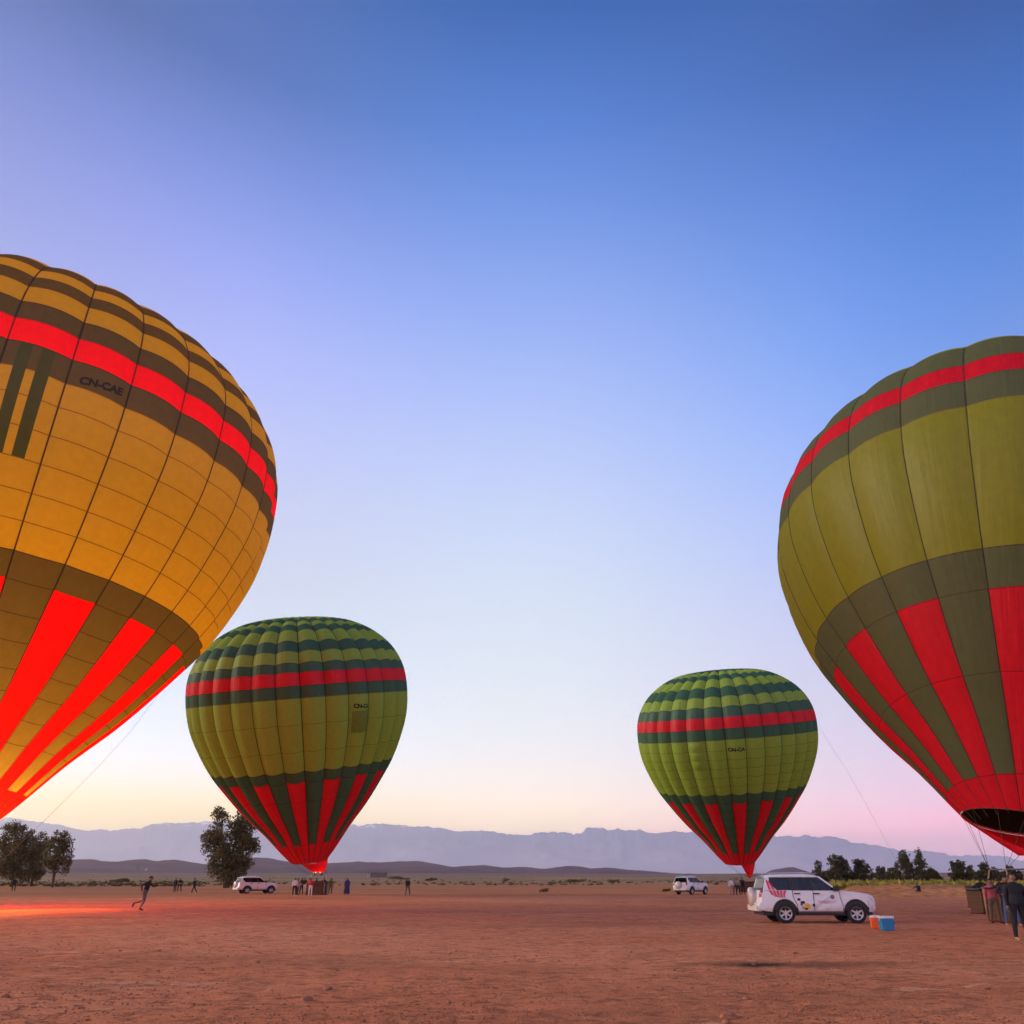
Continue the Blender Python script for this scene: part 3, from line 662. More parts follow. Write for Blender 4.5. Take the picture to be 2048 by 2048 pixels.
def flame_mat():
    m, N, Lk, out = newmat('burner_flame')
    e_ = N.new('ShaderNodeEmission'); e_.inputs['Color'].default_value = (1, .42, .08, 1); e_.inputs['Strength'].default_value = 12
    t_ = N.new('ShaderNodeBsdfTransparent'); a_ = N.new('ShaderNodeAddShader'); Lk.new(e_.outputs[0], a_.inputs[0]); Lk.new(t_.outputs[0], a_.inputs[1]); Lk.new(a_.outputs[0], out.inputs[0]); return m
M['flame'] = flame_mat()
def flame(root, h, rr, z0):
    bm = bmesh.new(); add_lathe(bm, [(.05, z0), (rr*.7, z0+h*.12), (rr, z0+h*.35), (rr*.7, z0+h*.65), (rr*.3, z0+h*.88), (.02, z0+h)], 14); bm_obj('flame', bm, M['flame'], root, True)
def lamp(root, loc, power, size, col=(1, .34, .055)):
    l = bpy.data.lights.new('flame_light', 'POINT'); l.energy = power; l.color = col; l.shadow_soft_size = size
    o = bpy.data.objects.new('flame_light', l); link(o, root); o.location = loc
rt_, A_, e_, Mo_, b_ = bal_L
flame(rt_, 4.2, .5, 2.6)
axL = (A_ @ Vector((0, 0, 1)) - A_ @ Vector((0, 0, 0)))
m0 = A_ @ Vector((0, 0, e_.rz(PSI_M)[1]))
lamp(rt_, m0+axL*1.1, 15000, .3)
lamp(rt_, m0+axL*9.0, 10500, .9)
rt_, A_, e_, Mo_, b_ = bal_F
flame(rt_, .5, .08, 2.45); lamp(rt_, Vector((0, 0, 2.35)), 30, .12)

# ------------------------------------------------------------------ vehicles
M['paint'] = pmat('white_car_paint', (.80, .78, .79), .25, spec=.5, coat=.4, var=.03, scale=2)
def dust(m):
    nt = m.node_tree; N, Lk = nt.nodes, nt.links; p = next(n for n in N if n.type == 'BSDF_PRINCIPLED'); src = p.inputs['Base Color'].links[0].from_socket
    t = N.new('ShaderNodeTexCoord'); sp = N.new('ShaderNodeSeparateXYZ'); Lk.new(t.outputs['Object'], sp.inputs[0]); n = N.new('ShaderNodeTexNoise'); n.inputs['Scale'].default_value = 4; n.inputs['Detail'].default_value = 6; Lk.new(t.outputs['Object'], n.inputs['Vector'])
    a = N.new('ShaderNodeMath'); a.operation = 'MULTIPLY_ADD'; a.inputs[1].default_value = .5; Lk.new(n.outputs['Fac'], a.inputs[0]); Lk.new(sp.outputs['Z'], a.inputs[2])
    q = N.new('ShaderNodeMapRange'); q.interpolation_type = 'SMOOTHSTEP'; q.inputs['From Min'].default_value = .62; q.inputs['From Max'].default_value = 1.0; q.inputs['To Min'].default_value = .5; q.inputs['To Max'].default_value = .03; Lk.new(a.outputs[0], q.inputs['Value'])
    x = N.new('ShaderNodeMix'); x.data_type = 'RGBA'; Lk.new(q.outputs[0], x.inputs['Factor']); Lk.new(src, x.inputs['A']); x.inputs['B'].default_value = (.42, .20, .12, 1); Lk.new(x.outputs['Result'], p.inputs['Base Color'])
dust(M['paint'])
M['dusty'] = pmat('dusty_white_paint', (.70, .64, .60), .4, var=.08, scale=3)
M['rubber'] = pmat('tyre_rubber', (.018, .017, .017), .85, var=.2, scale=12)
M['black'] = pmat('black_plastic', (.015, .015, .016), .5)
M['rim'] = pmat('alloy', (.62, .60, .62), .3, .6, var=.05)
M['tail'] = pmat('red_lamp', (.45, .012, .02), .2)
M['head'] = pmat('headlamp', (.62, .62, .72), .12, .2)
M['redprint'] = pmat('red_print', (.72, .02, .06), .35)
M['pinkprint'] = pmat('faded_red_print', (.62, .30, .34), .4)
M['greyprint'] = pmat('grey_print', (.16, .14, .22), .4)
M['yellowprint'] = pmat('yellow_print', (.80, .40, .03), .4)
M['seat'] = pmat('seat_cloth', (.12, .11, .11), .9)
def glass_mat():
    m, N, Lk, out = newmat('tinted_glass')
    t = N.new('ShaderNodeBsdfTransparent'); t.inputs['Color'].default_value = (.45, .50, .47, 1); g = N.new('ShaderNodeBsdfGlossy'); g.inputs['Roughness'].default_value = .03
    fr = N.new('ShaderNodeFresnel'); fr.inputs['IOR'].default_value = 1.5; mx = N.new('ShaderNodeMixShader')
    Lk.new(fr.outputs[0], mx.inputs[0]); Lk.new(t.outputs[0], mx.inputs[1]); Lk.new(g.outputs[0], mx.inputs[2]); Lk.new(mx.outputs[0], out.inputs[0]); return m
M['glass'] = glass_mat()
def half_w(x, z):
    w = .935 - .035*max(0, (z-.95)/.3)**1.5 - .03*max(0, (.6-z)/.2)
    if x > 1.65: w -= .15*((x-1.65)/.55)**2
    if x < -2.0: w -= .07*((-2.0-x)/.4)**2
    return w
def car(name, label, cat, loc, rz, group, detail=True):
    root = empty(name, loc, rz); tag(root, label, cat, group)
    def arch(cx, n=11, r=.50): return [(cx-r*math.cos(math.pi*k/n)*1.0, .42+ r*.98*math.sin(math.pi*k/n)) for k in range(n+1)]
    ol = [(2.13, .44), (2.21, .56), (2.21, .80), (2.18, .94), (2.10, 1.04), (1.90, 1.11), (1.55, 1.165), (1.15, 1.205), (.80, 1.25), (-.3, 1.25), (-1.3, 1.25), (-2.20, 1.25), (-2.30, 1.15), (-2.34, .80), (-2.42, .74), (-2.42, .52), (-2.2, .46)]
    ol += [(x, z) for x, z in arch(-1.395)] + [(-.6, .42), (.5, .42)] + [(x, z) for x, z in arch(1.395)] 
    bm = bmesh.new(); lay = []
    for s in (-1, 1):
        lay.append([bm.verts.new((x, s*half_w(x, z), z)) for x, z in ol])
    n = len(ol)
    # middle strip for a crowned bonnet and rounded nose
    mid = [bm.verts.new((x+(.05 if x > 2.1 else (-.03 if x < -2.25 else 0)), 0, z+(.025 if z > .95 and x > .8 else 0))) for x, z in ol]
    for a, b in ((lay[0], mid), (mid, lay[1])):
        for k in range(n): bm.faces.new((a[k], b[k], b[(k+1) % n], a[(k+1) % n]))
    f1 = bm.faces.new(lay[0]); f2 = bm.faces.new(lay[1][::-1])
    bmesh.ops.recalc_face_normals(bm, faces=bm.faces)
    bmesh.ops.triangulate(bm, faces=[f for f in bm.faces if len(f.verts) > 4])
    body = bm_obj('body', bm, M['paint'], root)
    bv = body.modifiers.new('bevel', 'BEVEL'); bv.width = .035; bv.segments = 3; bv.limit_method = 'ANGLE'; bv.angle_limit = R_(38)
    for p in body.data.polygons: p.use_smooth = True
    try: body.data.set_sharp_from_angle(angle=R_(50))
    except Exception: pass
    # dark chassis and wheel wells
    bm = bmesh.new(); add_box(bm, -2.25, 2.05, -.78, .78, .30, .50); add_box(bm, -.9, .9, -.90, .90, .33, .45)
    for xx in (-1.395, 1.395): add_box(bm, xx-.50, xx+.50, -.90, .90, .5, .86)
    bm_obj('chassis', bm, M['black'], root)
    # pillars, roof
    B, T = 1.25, 1.76
    def sp(x, z, s):                                        # side plane of the cabin
        t = (z-B)/(T-B); return Vector((x, s*(.885-.155*t), z))
    def line(xb, xt, z): return xb+(xt-xb)*(z-B)/(T-B)
    PIL = [(.80, .12, .10), (-.28, -.30, .09), (-1.16, -1.16, .11), (-2.18, -2.02, .05)]
    for (xb, xt, w) in PIL:
        bm = bmesh.new()
        for s in (-1, 1):
            q = []
            for (x, z) in ((xb, B-.02), (xb-w if xb > .5 else xb+w, B-.02), (xt-w if xb > .5 else xt+w, T+.01), (xt, T+.01)):
                o_ = sp(x, z, s); q.append(o_)
            inn = [Vector((v.x, v.y-s*.07, v.z)) for v in q]
            vv = [bm.verts.new(v) for v in q+inn]
            for f in ((0, 1, 2, 3), (4, 7, 6, 5), (0, 4, 5, 1), (1, 5, 6, 2), (2, 6, 7, 3), (3, 7, 4, 0)): bm.faces.new([vv[i] for i in f])
        bmesh.ops.recalc_face_normals(bm, faces=bm.faces)
        bm_obj('pillar', bm, M['black' if -1.5 < xb < .5 else 'paint'], root)
    # broad white rear quarter with a slanted leading edge
    for s in (-1, 1):
        bm = bmesh.new()
        q = [sp(-2.20, B, s), sp(-1.66, B, s), sp(-1.93, 1.5, s), sp(-1.90, T, s), sp(-2.04, T, s)]
        q = [v+Vector((0, s*.004, 0)) for v in q]; inn = [v-Vector((0, s*.06, 0)) for v in q]
        vv = [bm.verts.new(v) for v in q+inn]; k5 = 5
        bm.faces.new(vv[:5]); bm.faces.new(vv[5:][::-1])
        for k in range(5): bm.faces.new((vv[k], vv[(k+1) % 5], vv[5+(k+1) % 5], vv[5+k]))
        bmesh.ops.recalc_face_normals(bm, faces=bm.faces)
        bm_obj('rear_quarter', bm, M['paint'], root)
    bm = bmesh.new()
    stn = [(-2.10, 1.72, .70), (-2.02, 1.80, .70), (-1.4, 1.855, .715), (-.6, 1.87, .72), (-.1, 1.845, .715), (.10, 1.79, .70), (.18, 1.74, .69)]
    rr = []
    for x, z, w in stn:
        rr.append([bm.verts.new((x, y, zz)) for y, zz in ((-w-.03, 1.735), (-w, z-.04), (-w*.8, z-.005), (0, z+.012), (w*.8, z-.005), (w, z-.04), (w+.03, 1.735))])
    for a, b in zip(rr, rr[1:]):
        for k in range(6): bm.faces.new((a[k], a[k+1], b[k+1], b[k]))
        bm.faces.new((a[0], b[0], b[6], a[6]))
    bm.faces.new(rr[0]); bm.faces.new(rr[-1][::-1])
    bmesh.ops.recalc_face_normals(bm, faces=bm.faces)
    bm_obj('roof', bm, M['paint'], root, True)
    for s in (-1, 1):
        bm = bmesh.new(); add_tube(bm, [(-1.85, s*.66, 1.84), (-1.78, s*.66, 1.90), (-.5, s*.66, 1.925), (-.15, s*.66, 1.90), (-.05, s*.66, 1.85)], .018, 6); bm_obj('roof_rail', bm, M['rim'], root, True)
    # glass
    def pane(name, pts, par=root, mat='glass', th=.006):
        pts = [Vector(p) for p in pts]; nrm = (pts[1]-pts[0]).cross(pts[2]-pts[0]).normalized()
        bm = bmesh.new(); a = [bm.verts.new(p+nrm*th) for p in pts]; b = [bm.verts.new(p-nrm*th) for p in pts]; n_ = len(pts)
        bm.faces.new(a); bm.faces.new(b[::-1])
        for k in range(n_): bm.faces.new((a[k], b[k], b[(k+1) % n_], a[(k+1) % n_]))
        bmesh.ops.recalc_face_normals(bm, faces=bm.faces)
        return bm_obj(name, bm, M[mat], par)
    for s in (-1, 1):
        ins = Vector((0, -s*.03, 0))
        pane('window', [sp(.70, B, s)+ins, sp(-.19, B, s)+ins, sp(-.21, T, s)+ins, sp(.02, T, s)+ins])
        pane('window', [sp(-.28, B, s)+ins, sp(-1.05, B, s)+ins, sp(-1.05, T, s)+ins, sp(-.30, T, s)+ins])
        pane('window', [sp(-1.16, B, s)+ins, sp(-1.68, B, s)+ins, sp(-1.95, 1.5, s)+ins, sp(-1.92, T, s)+ins, sp(-1.16, T, s)+ins])
    pane('windscreen', [(.74, -.80, B), (.74, .80, B), (.07, .67, T), (.07, -.67, T)])
    pane('rear_window', [(-2.17, -.72, B+.08), (-2.17, .72, B+.08), (-2.05, .62, T-.03), (-2.05, -.62, T-.03)])
    # seats
    for x in (.15, -.80, -1.5):
        for y in (-.40, .40):
            bm = bmesh.new(); Mx = Matrix.Translation((x-.28, y, 1.0)) @ Matrix.Rotation(R_(-14), 4, 'Y')
            add_box(bm, -.07, .07, -.24, .24, -.1, .52, Mx); add_box(bm, -.05, .05, -.13, .13, .54, .72, Mx); add_box(bm, -.05, .5, -.24, .24, -.25, -.1, Mx)
            bm_obj('seat', bm, M['seat'], root)
    # wheels
    for xx in (-1.395, 1.395):
        for s in (-1, 1):
            w = empty('wheel', (xx, s*.80, .385), 0, root)
            bm = bmesh.new(); add_lathe(bm, [(.25, -.11), (.34, -.125), (.375, -.10), (.385, -.05), (.385, .05), (.375, .10), (.34, .125), (.25, .11), (.25, -.11)], 28, 'y'); bm_obj('tyre', bm, M['rubber'], w, True)
            bm = bmesh.new(); yo = s*.085
            add_lathe(bm, [(.255, yo), (.25, yo+s*.02), (.225, yo+s*.01), (.22, yo-s*.09)], 24, 'y')
            for k in range(6):
                Rm = Matrix.Rotation(k*math.pi/3, 4, 'Y'); add_box(bm, -.032, .032, yo-.015, yo+.015, .05, .235, Rm)
            add_lathe(bm, [(.001, yo+s*.02), (.07, yo+s*.02), (.075, yo-s*.02)], 14, 'y')
            bm_obj('rim', bm, M['rim'], w)
            bm = bmesh.new(); add_lathe(bm, [(.001, yo-s*.05), (.23, yo-s*.05)], 20, 'y'); bm_obj('brake_disc', bm, M['black'], w)
    # lamps, bumper step, spare wheel, mirrors
    for s in (-1, 1):
        pane('headlight', [(2.21, s*.56, .84), (2.07, s*.845, .86), (1.93, s*.875, 1.00), (2.13, s*.60, .99)], mat='head', th=.02)
        pane('tail_light', [(-2.335, s*.70, .98), (-2.315, s*.875, .98), (-2.23, s*.885, 1.24), (-2.27, s*.72, 1.24)], mat='tail', th=.025)
        bm = bmesh.new(); add_box(bm, .56, .74, s*.90-.0, s*.90+s*.20, 1.22, 1.40); bmesh.ops.recalc_face_normals(bm, faces=bm.faces); bm_obj('mirror', bm, M['black'], root)
    bm = bmesh.new(); add_box(bm, -2.50, -2.30, -.80, .80, .46, .66); bm_obj('rear_bumper', bm, M['dusty'], root)
    bm = bmesh.new(); add_box(bm, 2.20, 2.275, -.45, .45, .70, .92); bm_obj('grille', bm, M['black'], root)
    sw = empty('spare_wheel', (-2.44, .12, .98), 0, root)
    bm = bmesh.new(); add_lathe(bm, [(.02, -.13), (.33, -.12), (.37, -.08), (.37, .10), (.02, .12)], 24, 'z', Matrix.Rotation(R_(90), 4, 'Y')); bm_obj('wheel_cover', bm, M['paint'], sw, True)
    # doors: thin plates a few millimetres proud, each with its handle
    for s in (-1, 1):
        for (x0, x1, hx) in ((.78, -.24, -.13), (-.26, -.98, -.90)):
            low = [(x1, .47), (x0 if x0 < .5 else .86, .47)]
            pts = [(x0, 1.235), (x1, 1.235), (x1, .95), (x1, .70)] + low + [(x0 if x0 < .5 else .86, .72), (x0, .95)]
            if x1 < -.9: pts = [(x0, 1.235), (x1-.06, 1.235), (x1-.06, .97), (x1+.06, .74), (x1+.10, .47), (x0, .47), (x0, .72), (x0, .95)]
            bm = bmesh.new(); a = [bm.verts.new((x, s*(half_w(x, z)+.008), z)) for x, z in pts]; b = [bm.verts.new((x, s*(half_w(x, z)-.03), z)) for x, z in pts]
            f = bm.faces.new(a); bm.faces.new(b[::-1])
            for k in range(len(a)): bm.faces.new((a[k], b[k], b[(k+1) % len(a)], a[(k+1) % len(a)]))
            bmesh.ops.triangulate(bm, faces=[q for q in bm.faces if len(q.verts) > 4]); bmesh.ops.recalc_face_normals(bm, faces=bm.faces)
            d = bm_obj('door', bm, M['paint'], root)
            cx0 = sum(p[0] for p in pts)/len(pts); cz0 = sum(p[1] for p in pts)/len(pts)
            g2_ = [(x+(.020 if x > cx0 else -.020), z+(.016 if z > cz0 else -.016)) for x, z in pts]
            bm = bmesh.new(); a = [bm.verts.new((x, s*(half_w(x, z)+.0115), z)) for x, z in pts]; b = [bm.verts.new((x, s*(half_w(x, z)+.0115), z)) for x, z in g2_]; c_ = [bm.verts.new((x, s*(half_w(x, z)-.02), z)) for x, z in g2_]
            for k in range(len(a)): k2 = (k+1) % len(a); bm.faces.new((a[k], b[k], b[k2], a[k2])); bm.faces.new((b[k], c_[k], c_[k2], b[k2]))
            bmesh.ops.recalc_face_normals(bm, faces=bm.faces)
            bm_obj('door_gap_line', bm, M['black'], root)  # black strip added to stand for the dark gap round the door
            bm = bmesh.new(); y = half_w(hx, 1.12); add_box(bm, hx-.10, hx+.13, s*(y+.005), s*(y+.04), 1.10, 1.145); bmesh.ops.recalc_face_normals(bm, faces=bm.faces); bm_obj('handle', bm, M['black'], d)
    if detail:
        s = -1
        def decal(name, pts, mat, off=.014):
            V = [Vector((x, s*((half_w(x, z) if z < 1.26 else (.885-.155*(z-B)/(T-B)))+off), z)) for x, z in pts]
            V += [v-Vector((0, s*.006, 0)) for v in V]; n_ = len(pts)
            Fc = [tuple(range(n_)), tuple(range(2*n_-1, n_-1, -1))]+[(k, n_+k, n_+(k+1) % n_, (k+1) % n_) for k in range(n_)]
            o = mesh_obj(name, V, Fc, M[mat], root); return o
        # red swoosh of stripes on the rear quarter, fanning forward
        for k in range(5):
            xm = -1.99+.150*k; wm = .098; xl = -1.74+.078*k; wl_ = .046
            if k < 2: decal('stripe', [(-2.00+.075*k, 1.64-.03*k), (-2.055+.075*k, 1.64-.03*k), (xm, 1.27), (xm+wm, 1.27)], 'redprint')
            zb_ = .965+.012*abs(k-3)
            decal('stripe', [(xm+wm, 1.24), (xm, 1.24), ((xm+xl)/2-.03, 1.09), (xl, zb_), (xl+wl_, zb_), ((xm+wm+xl+wl_)/2-.03, 1.09)], 'redprint')
        # dark and yellow picture on the doors
        def blob(cx, cz, rx, rz, mat, n=11, wob=.25, sd=0):
            rr_ = random.Random(sd); pts = []
            for k in range(n):
                a = 2*math.pi*k/n; q = 1+wob*(rr_.random()-.5); pts.append((cx+rx*q*math.cos(a), cz+rz*q*math.sin(a)))
            decal('door_print', pts, mat)
        blob(-.84, .90, .065, .055, 'letters', sd=1); blob(-.70, .79, .085, .06, 'letters', sd=2); blob(-.75, .72, .06, .06, 'greyprint', sd=7)
        blob(-.53, .66, .13, .10, 'yellowprint', sd=3); blob(-.27, .69, .055, .065, 'letters', sd=4); blob(-.58, .55, .07, .035, 'letters', sd=5); blob(-.70, .60, .05, .05, 'pinkprint', sd=6)
        blob(.49, 1.00, .075, .085, 'greyprint', 14, .05, 8)
        for (z, xs) in ((.84, (-.08, .62)), (.78, (.0, .52))):
            x = xs[0]; r2 = random.Random(int(z*100))
            while x < xs[1]:
                w = r2.uniform(.02, .055); decal('door_print', [(x, z-.02), (x+w, z-.02), (x+w, z+.02), (x, z+.02)], 'pinkprint'); x += w+r2.choice((.012, .014, .05))
    return root
g0 = grd(1631, 1845)
CARG = 'white cars on the field'
car('parked_car', 'nearest white car, side on, red stripes on its rear quarter and coolers by its nose', 'car', (g0.x, g0.y, 0), R_(-2), CARG).scale = (.975, .975, .975)
g1 = grd(512, 1787); car('parked_car', 'white car in front of the twin dark trees, left of the basket crowd', 'car', (g1.x, g1.y, 0), R_(38), CARG, False)
g2 = grd(1384, 1789); car('parked_car', 'small distant white car seen behind the tail of the nearest one', 'car', (g2.x, g2.y, 0), R_(48), CARG, False)

# ------------------------------------------------------------------ cool boxes
M['orange'] = pmat('orange_plastic', (.85, .14, .03), .4); M['blue'] = pmat('blue_plastic', (.02, .20, .42), .4); M['lid'] = pmat('white_plastic', (.8, .76, .76), .45)
def cooler(label, loc, rz, sx, sy, h, mat):
    r = empty('cool_box', loc, rz); tag(r, label, 'cooler', 'cool boxes on the ground')
    bm = bmesh.new(); b = [bm.verts.new((x*sx*.46, y*sy*.46, 0)) for x, y in ((-1, -1), (1, -1), (1, 1), (-1, 1))]; t = [bm.verts.new((x*sx*.5, y*sy*.5, h)) for x, y in ((-1, -1), (1, -1), (1, 1), (-1, 1))]
    bm.faces.new(b[::-1]); bm.faces.new(t)
    for k in range(4): bm.faces.new((b[k], b[(k+1) % 4], t[(k+1) % 4], t[k]))
    bmesh.ops.bevel(bm, geom=[e for e in bm.edges], offset=.03, segments=2, affect='EDGES'); bm_obj('tub', bm, mat, r)
    bm = bmesh.new(); add_box(bm, -sx*.53, sx*.53, -sy*.53, sy*.53, h+.002, h+.055); bmesh.ops.bevel(bm, geom=[e for e in bm.edges], offset=.025, segments=2, affect='EDGES'); bm_obj('lid', bm, M['lid'], r)
    bm = bmesh.new(); add_tube(bm, [(-sx*.56, 0, h*.8), (-sx*.56, -sy*.1, h+.03), (-sx*.50, -sy*.45, h+.075), (sx*.50, -sy*.45, h+.075), (sx*.56, -sy*.1, h+.03), (sx*.56, 0, h*.8)], .011, 6); bm_obj('handle', bm, M['lid'], r, True)
q = grd(1775, 1861); cooler('blue cool box with a white lid in front of the car', (q.x, q.y, 0), R_(4), .43, .32, .38, M['blue'])
q = grd(1753, 1858); cooler('orange cool box with a white lid, left of the blue one', (q.x+.03, q.y+.12, 0), R_(-8), .29, .28, .36, M['orange'])

# ------------------------------------------------------------------ trees and bushes
def leaf_mat(name, a, b):
    m, N, Lk, out = newmat(name)
    g = N.new('ShaderNodeNewGeometry'); r = N.new('ShaderNodeValToRGB'); r.color_ramp.elements[0].color = (*a, 1); r.color_ramp.elements[1].color = (*b, 1); Lk.new(g.outputs['Random Per Island'], r.inputs[0])
    d = N.new('ShaderNodeBsdfDiffuse'); t = N.new('ShaderNodeBsdfTranslucent'); mx = N.new('ShaderNodeMixShader'); mx.inputs[0].default_value = .3
    Lk.new(r.outputs[0], d.inputs['Color']); Lk.new(r.outputs[0], t.inputs['Color']); Lk.new(d.outputs[0], mx.inputs[1]); Lk.new(t.outputs[0], mx.inputs[2]); Lk.new(mx.outputs[0], out.inputs[0]); return m
M['leaf'] = leaf_mat('eucalyptus_leaf', (.060, .056, .022), (.24, .185, .080))
M['leaf_dark'] = leaf_mat('dark_evergreen_leaf', (.035, .034, .015), (.13, .105, .048))
M['leaf_olive'] = leaf_mat('olive_scrub_leaf', (.045, .038, .014), (.135, .100, .034))
M['leaf_yellow'] = leaf_mat('dry_grass', (.17, .15, .03), (.40, .33, .08))
M['bark'] = pmat('bark', (.085, .06, .045), .9, var=.4, scale=3)
def leaves(clumps, per, size, seed):
    r = np.random.default_rng(seed); V, Fc = [], []
    for (c_, rad) in clumps:
        n = int(per*2.6*(rad[0]*rad[1]*rad[2])**(2/3)*r.uniform(.7, 1.3))+8
        for _ in range(n):
            d = r.normal(size=3); d /= np.linalg.norm(d); q = r.uniform(.45, 1.08)
            p = np.array(c_)+d*np.array(rad)*q
            a = r.normal(size=3); a /= np.linalg.norm(a); b = np.cross(a, r.normal(size=3)); b /= np.linalg.norm(b)
            s = size*r.uniform(.6, 1.4); k = len(V)
            V += [p-a*s*.9, p+b*s*.42, p+a*s*.9, p-b*s*.42]; Fc.append((k, k+1, k+2, k+3))
    return V, Fc
def tree(label, base, height, blobs, trunks, seed, per=26, size=.30, group=None, name='tree', mat='leaf', wide=1.32):
    root = empty(name, base); tag(root, label, 'tree', group)
    bm = bmesh.new(); r = random.Random(seed)
    clumps = []
    for (bx, bz, rx, rz) in blobs:              # shares of the height
        bx *= wide; rx *= wide
        n = max(6, int(rx*rz*900))
        for _ in range(n):
            while True:
                x, y, z = r.uniform(-1, 1), r.uniform(-1, 1), r.uniform(-1, 1)
                if x*x+y*y+z*z < 1: break
            cr = height*r.uniform(.045, .085)
            clumps.append(((height*(bx+x*rx), height*y*rx*.85, height*(bz+z*rz)), (cr, cr, cr*r.uniform(.8, 1.3))))
    for pts in trunks:
        P = [Vector((x*height, y*height, z*height)) for x, y, z in pts]; n = len(P)
        add_tube(bm, P, [height*.020*(1-.75*k/(n-1)) for k in range(n)], 8)
        for _ in range(7):
            c_ = r.choice(clumps)[0]; k = r.randrange(1, n); s0 = P[k]
            if Vector(c_).z > s0.z: add_tube(bm, [s0, s0.lerp(Vector(c_), .5)+Vector((0, 0, .1)), Vector(c_)], [height*.008, height*.005, height*.002], 5)
    bm_obj('trunk', bm, M['bark'], root, True)
    V, Fc = leaves(clumps, per, size, seed); mesh_obj('crown', V, Fc, M[mat], root)
    return root
def tree_at(px, py, top, **k):
    b = grd(px, py); D = b.y; h = pix(px, top, D).z; return b, h
TG = 'dark trees at the edge of the field'
b, h = tree_at(452, 1776, 1606)
tree('tall dark twin-topped tree behind the distant car, left of the second balloon', b, h,
     [(-.16, .82, .07, .16), (-.20, .54, .12, .19), (.05, .78, .085, .17), (.15, .66, .10, .15), (.22, .54, .08, .14), (.04, .48, .19, .20), (-.06, .28, .15, .18), (.10, .28, .14, .16), (.0, .15, .16, .08)],
     [[(.0, 0, 0), (.0, 0, .2), (.05, 0, .5), (.07, 0, .8)], [(-.02, .01, 0), (-.06, .02, .25), (-.13, 0, .6), (-.155, 0, .9)], [(.02, 0, 0), (.08, .02, .3), (.18, 0, .6)]], 21, per=28, size=.26, wide=1.14)
for i, (px, py, top, lab, blobs, sd) in enumerate([
    (22, 1774, 1640, 'broad dark tree at the left edge with a ragged crown', [(-.05, .75, .20, .20), (.08, .55, .26, .22), (-.12, .45, .22, .22), (.02, .32, .24, .14), (.0, .18, .20, .09)], 31),
    (62, 1773, 1662, 'narrow dark tree in the middle of the left-edge clump', [(.02, .78, .11, .19), (.0, .55, .16, .22), (.02, .34, .17, .16), (.0, .20, .15, .09)], 32),
    (104, 1775, 1660, 'slim dark tree with a bare trunk, rightmost of the left-edge clump', [(-.05, .80, .10, .17), (.07, .80, .08, .16), (.0, .58, .17, .18), (.06, .38, .13, .14), (-.1, .40, .09, .12)], 33)]):
    b, h = tree_at(px, py, top)
    tree(lab, b, h, blobs, [[(0, 0, 0), (.01, 0, .3), (.0, 0, .6), (.02, 0, .85)], [(0, .01, .02), (-.04, .02, .35), (-.08, 0, .65)]], sd, per=24, size=.25, group=TG)
RT = [(1640, 1768, 1719, 'small pointed tree above the bonnet of the nearest car', [(.0, .72, .10, .26), (.02, .36, .26, .24), (.25, .25, .18, .16)], 41),
      (1680, 1770, 1708, 'wide dark tree with a flat double top, second from the nearest car bonnet', [(-.05, .74, .20, .22), (.12, .66, .16, .20), (.03, .38, .32, .26), (.3, .25, .2, .16)], 42),
      (1727, 1770, 1715, 'leaning bushy tree between the flat-topped and the tiny round one', [(-.10, .74, .12, .22), (.08, .68, .16, .22), (.0, .38, .34, .28)], 43),
      (1765, 1768, 1730, 'tiny round tree in the gap of the right-hand row', [(.0, .70, .18, .24), (.0, .38, .26, .28)], 44),
      (1788, 1769, 1734, 'low dark bushy tree left of the tallest pair', [(.0, .68, .24, .26), (.0, .36, .40, .28)], 45),
      (1815, 1772, 1699, 'tall blunt tree, left one of the tallest right-hand pair', [(.0, .80, .10, .18), (-.02, .58, .16, .20), (.0, .30, .26, .24)], 46),
      (1847, 1770, 1699, 'tall spire-shaped tree, right one of the tallest pair', [(.0, .86, .06, .13), (.0, .64, .12, .18), (.02, .32, .20, .26), (.16, .22, .14, .14)], 47),
      (1866, 1769, 1736, 'low round tree at the foot of the spire-shaped one', [(.0, .62, .30, .30), (.05, .34, .42, .28)], 48),
      (1921, 1772, 1717, 'three-pronged tree with a thick middle, right of the purple gap', [(-.12, .78, .07, .18), (.10, .74, .12, .20), (.0, .45, .26, .24), (.02, .24, .24, .18)], 49),
      (1946, 1770, 1730, 'thin dark tree beside the three-pronged one', [(.0, .72, .13, .24), (.0, .38, .18, .28)], 50),
      (1978, 1773, 1721, 'rounded tree behind the far basket with a sloping shoulder', [(-.05, .76, .13, .18), (.10, .58, .22, .18), (-.2, .42, .18, .2), (.02, .34, .34, .26)], 51),
      (2026, 1774, 1729, 'dark tree showing behind the crowd at the right edge', [(.0, .78, .08, .18), (-.15, .5, .22, .22), (.15, .5, .2, .25), (.0, .3, .36, .24)], 52)]
for (px, py, top, lab, blobs, sd) in RT:
    b, h = tree_at(px, py, top)
    tree(lab, b, h, blobs, [[(0, 0, 0), (.01, 0, .3), (.0, 0, .6), (.0, 0, .85)]], sd, per=26, size=.25, group=TG, wide=1.45, mat='leaf_dark')

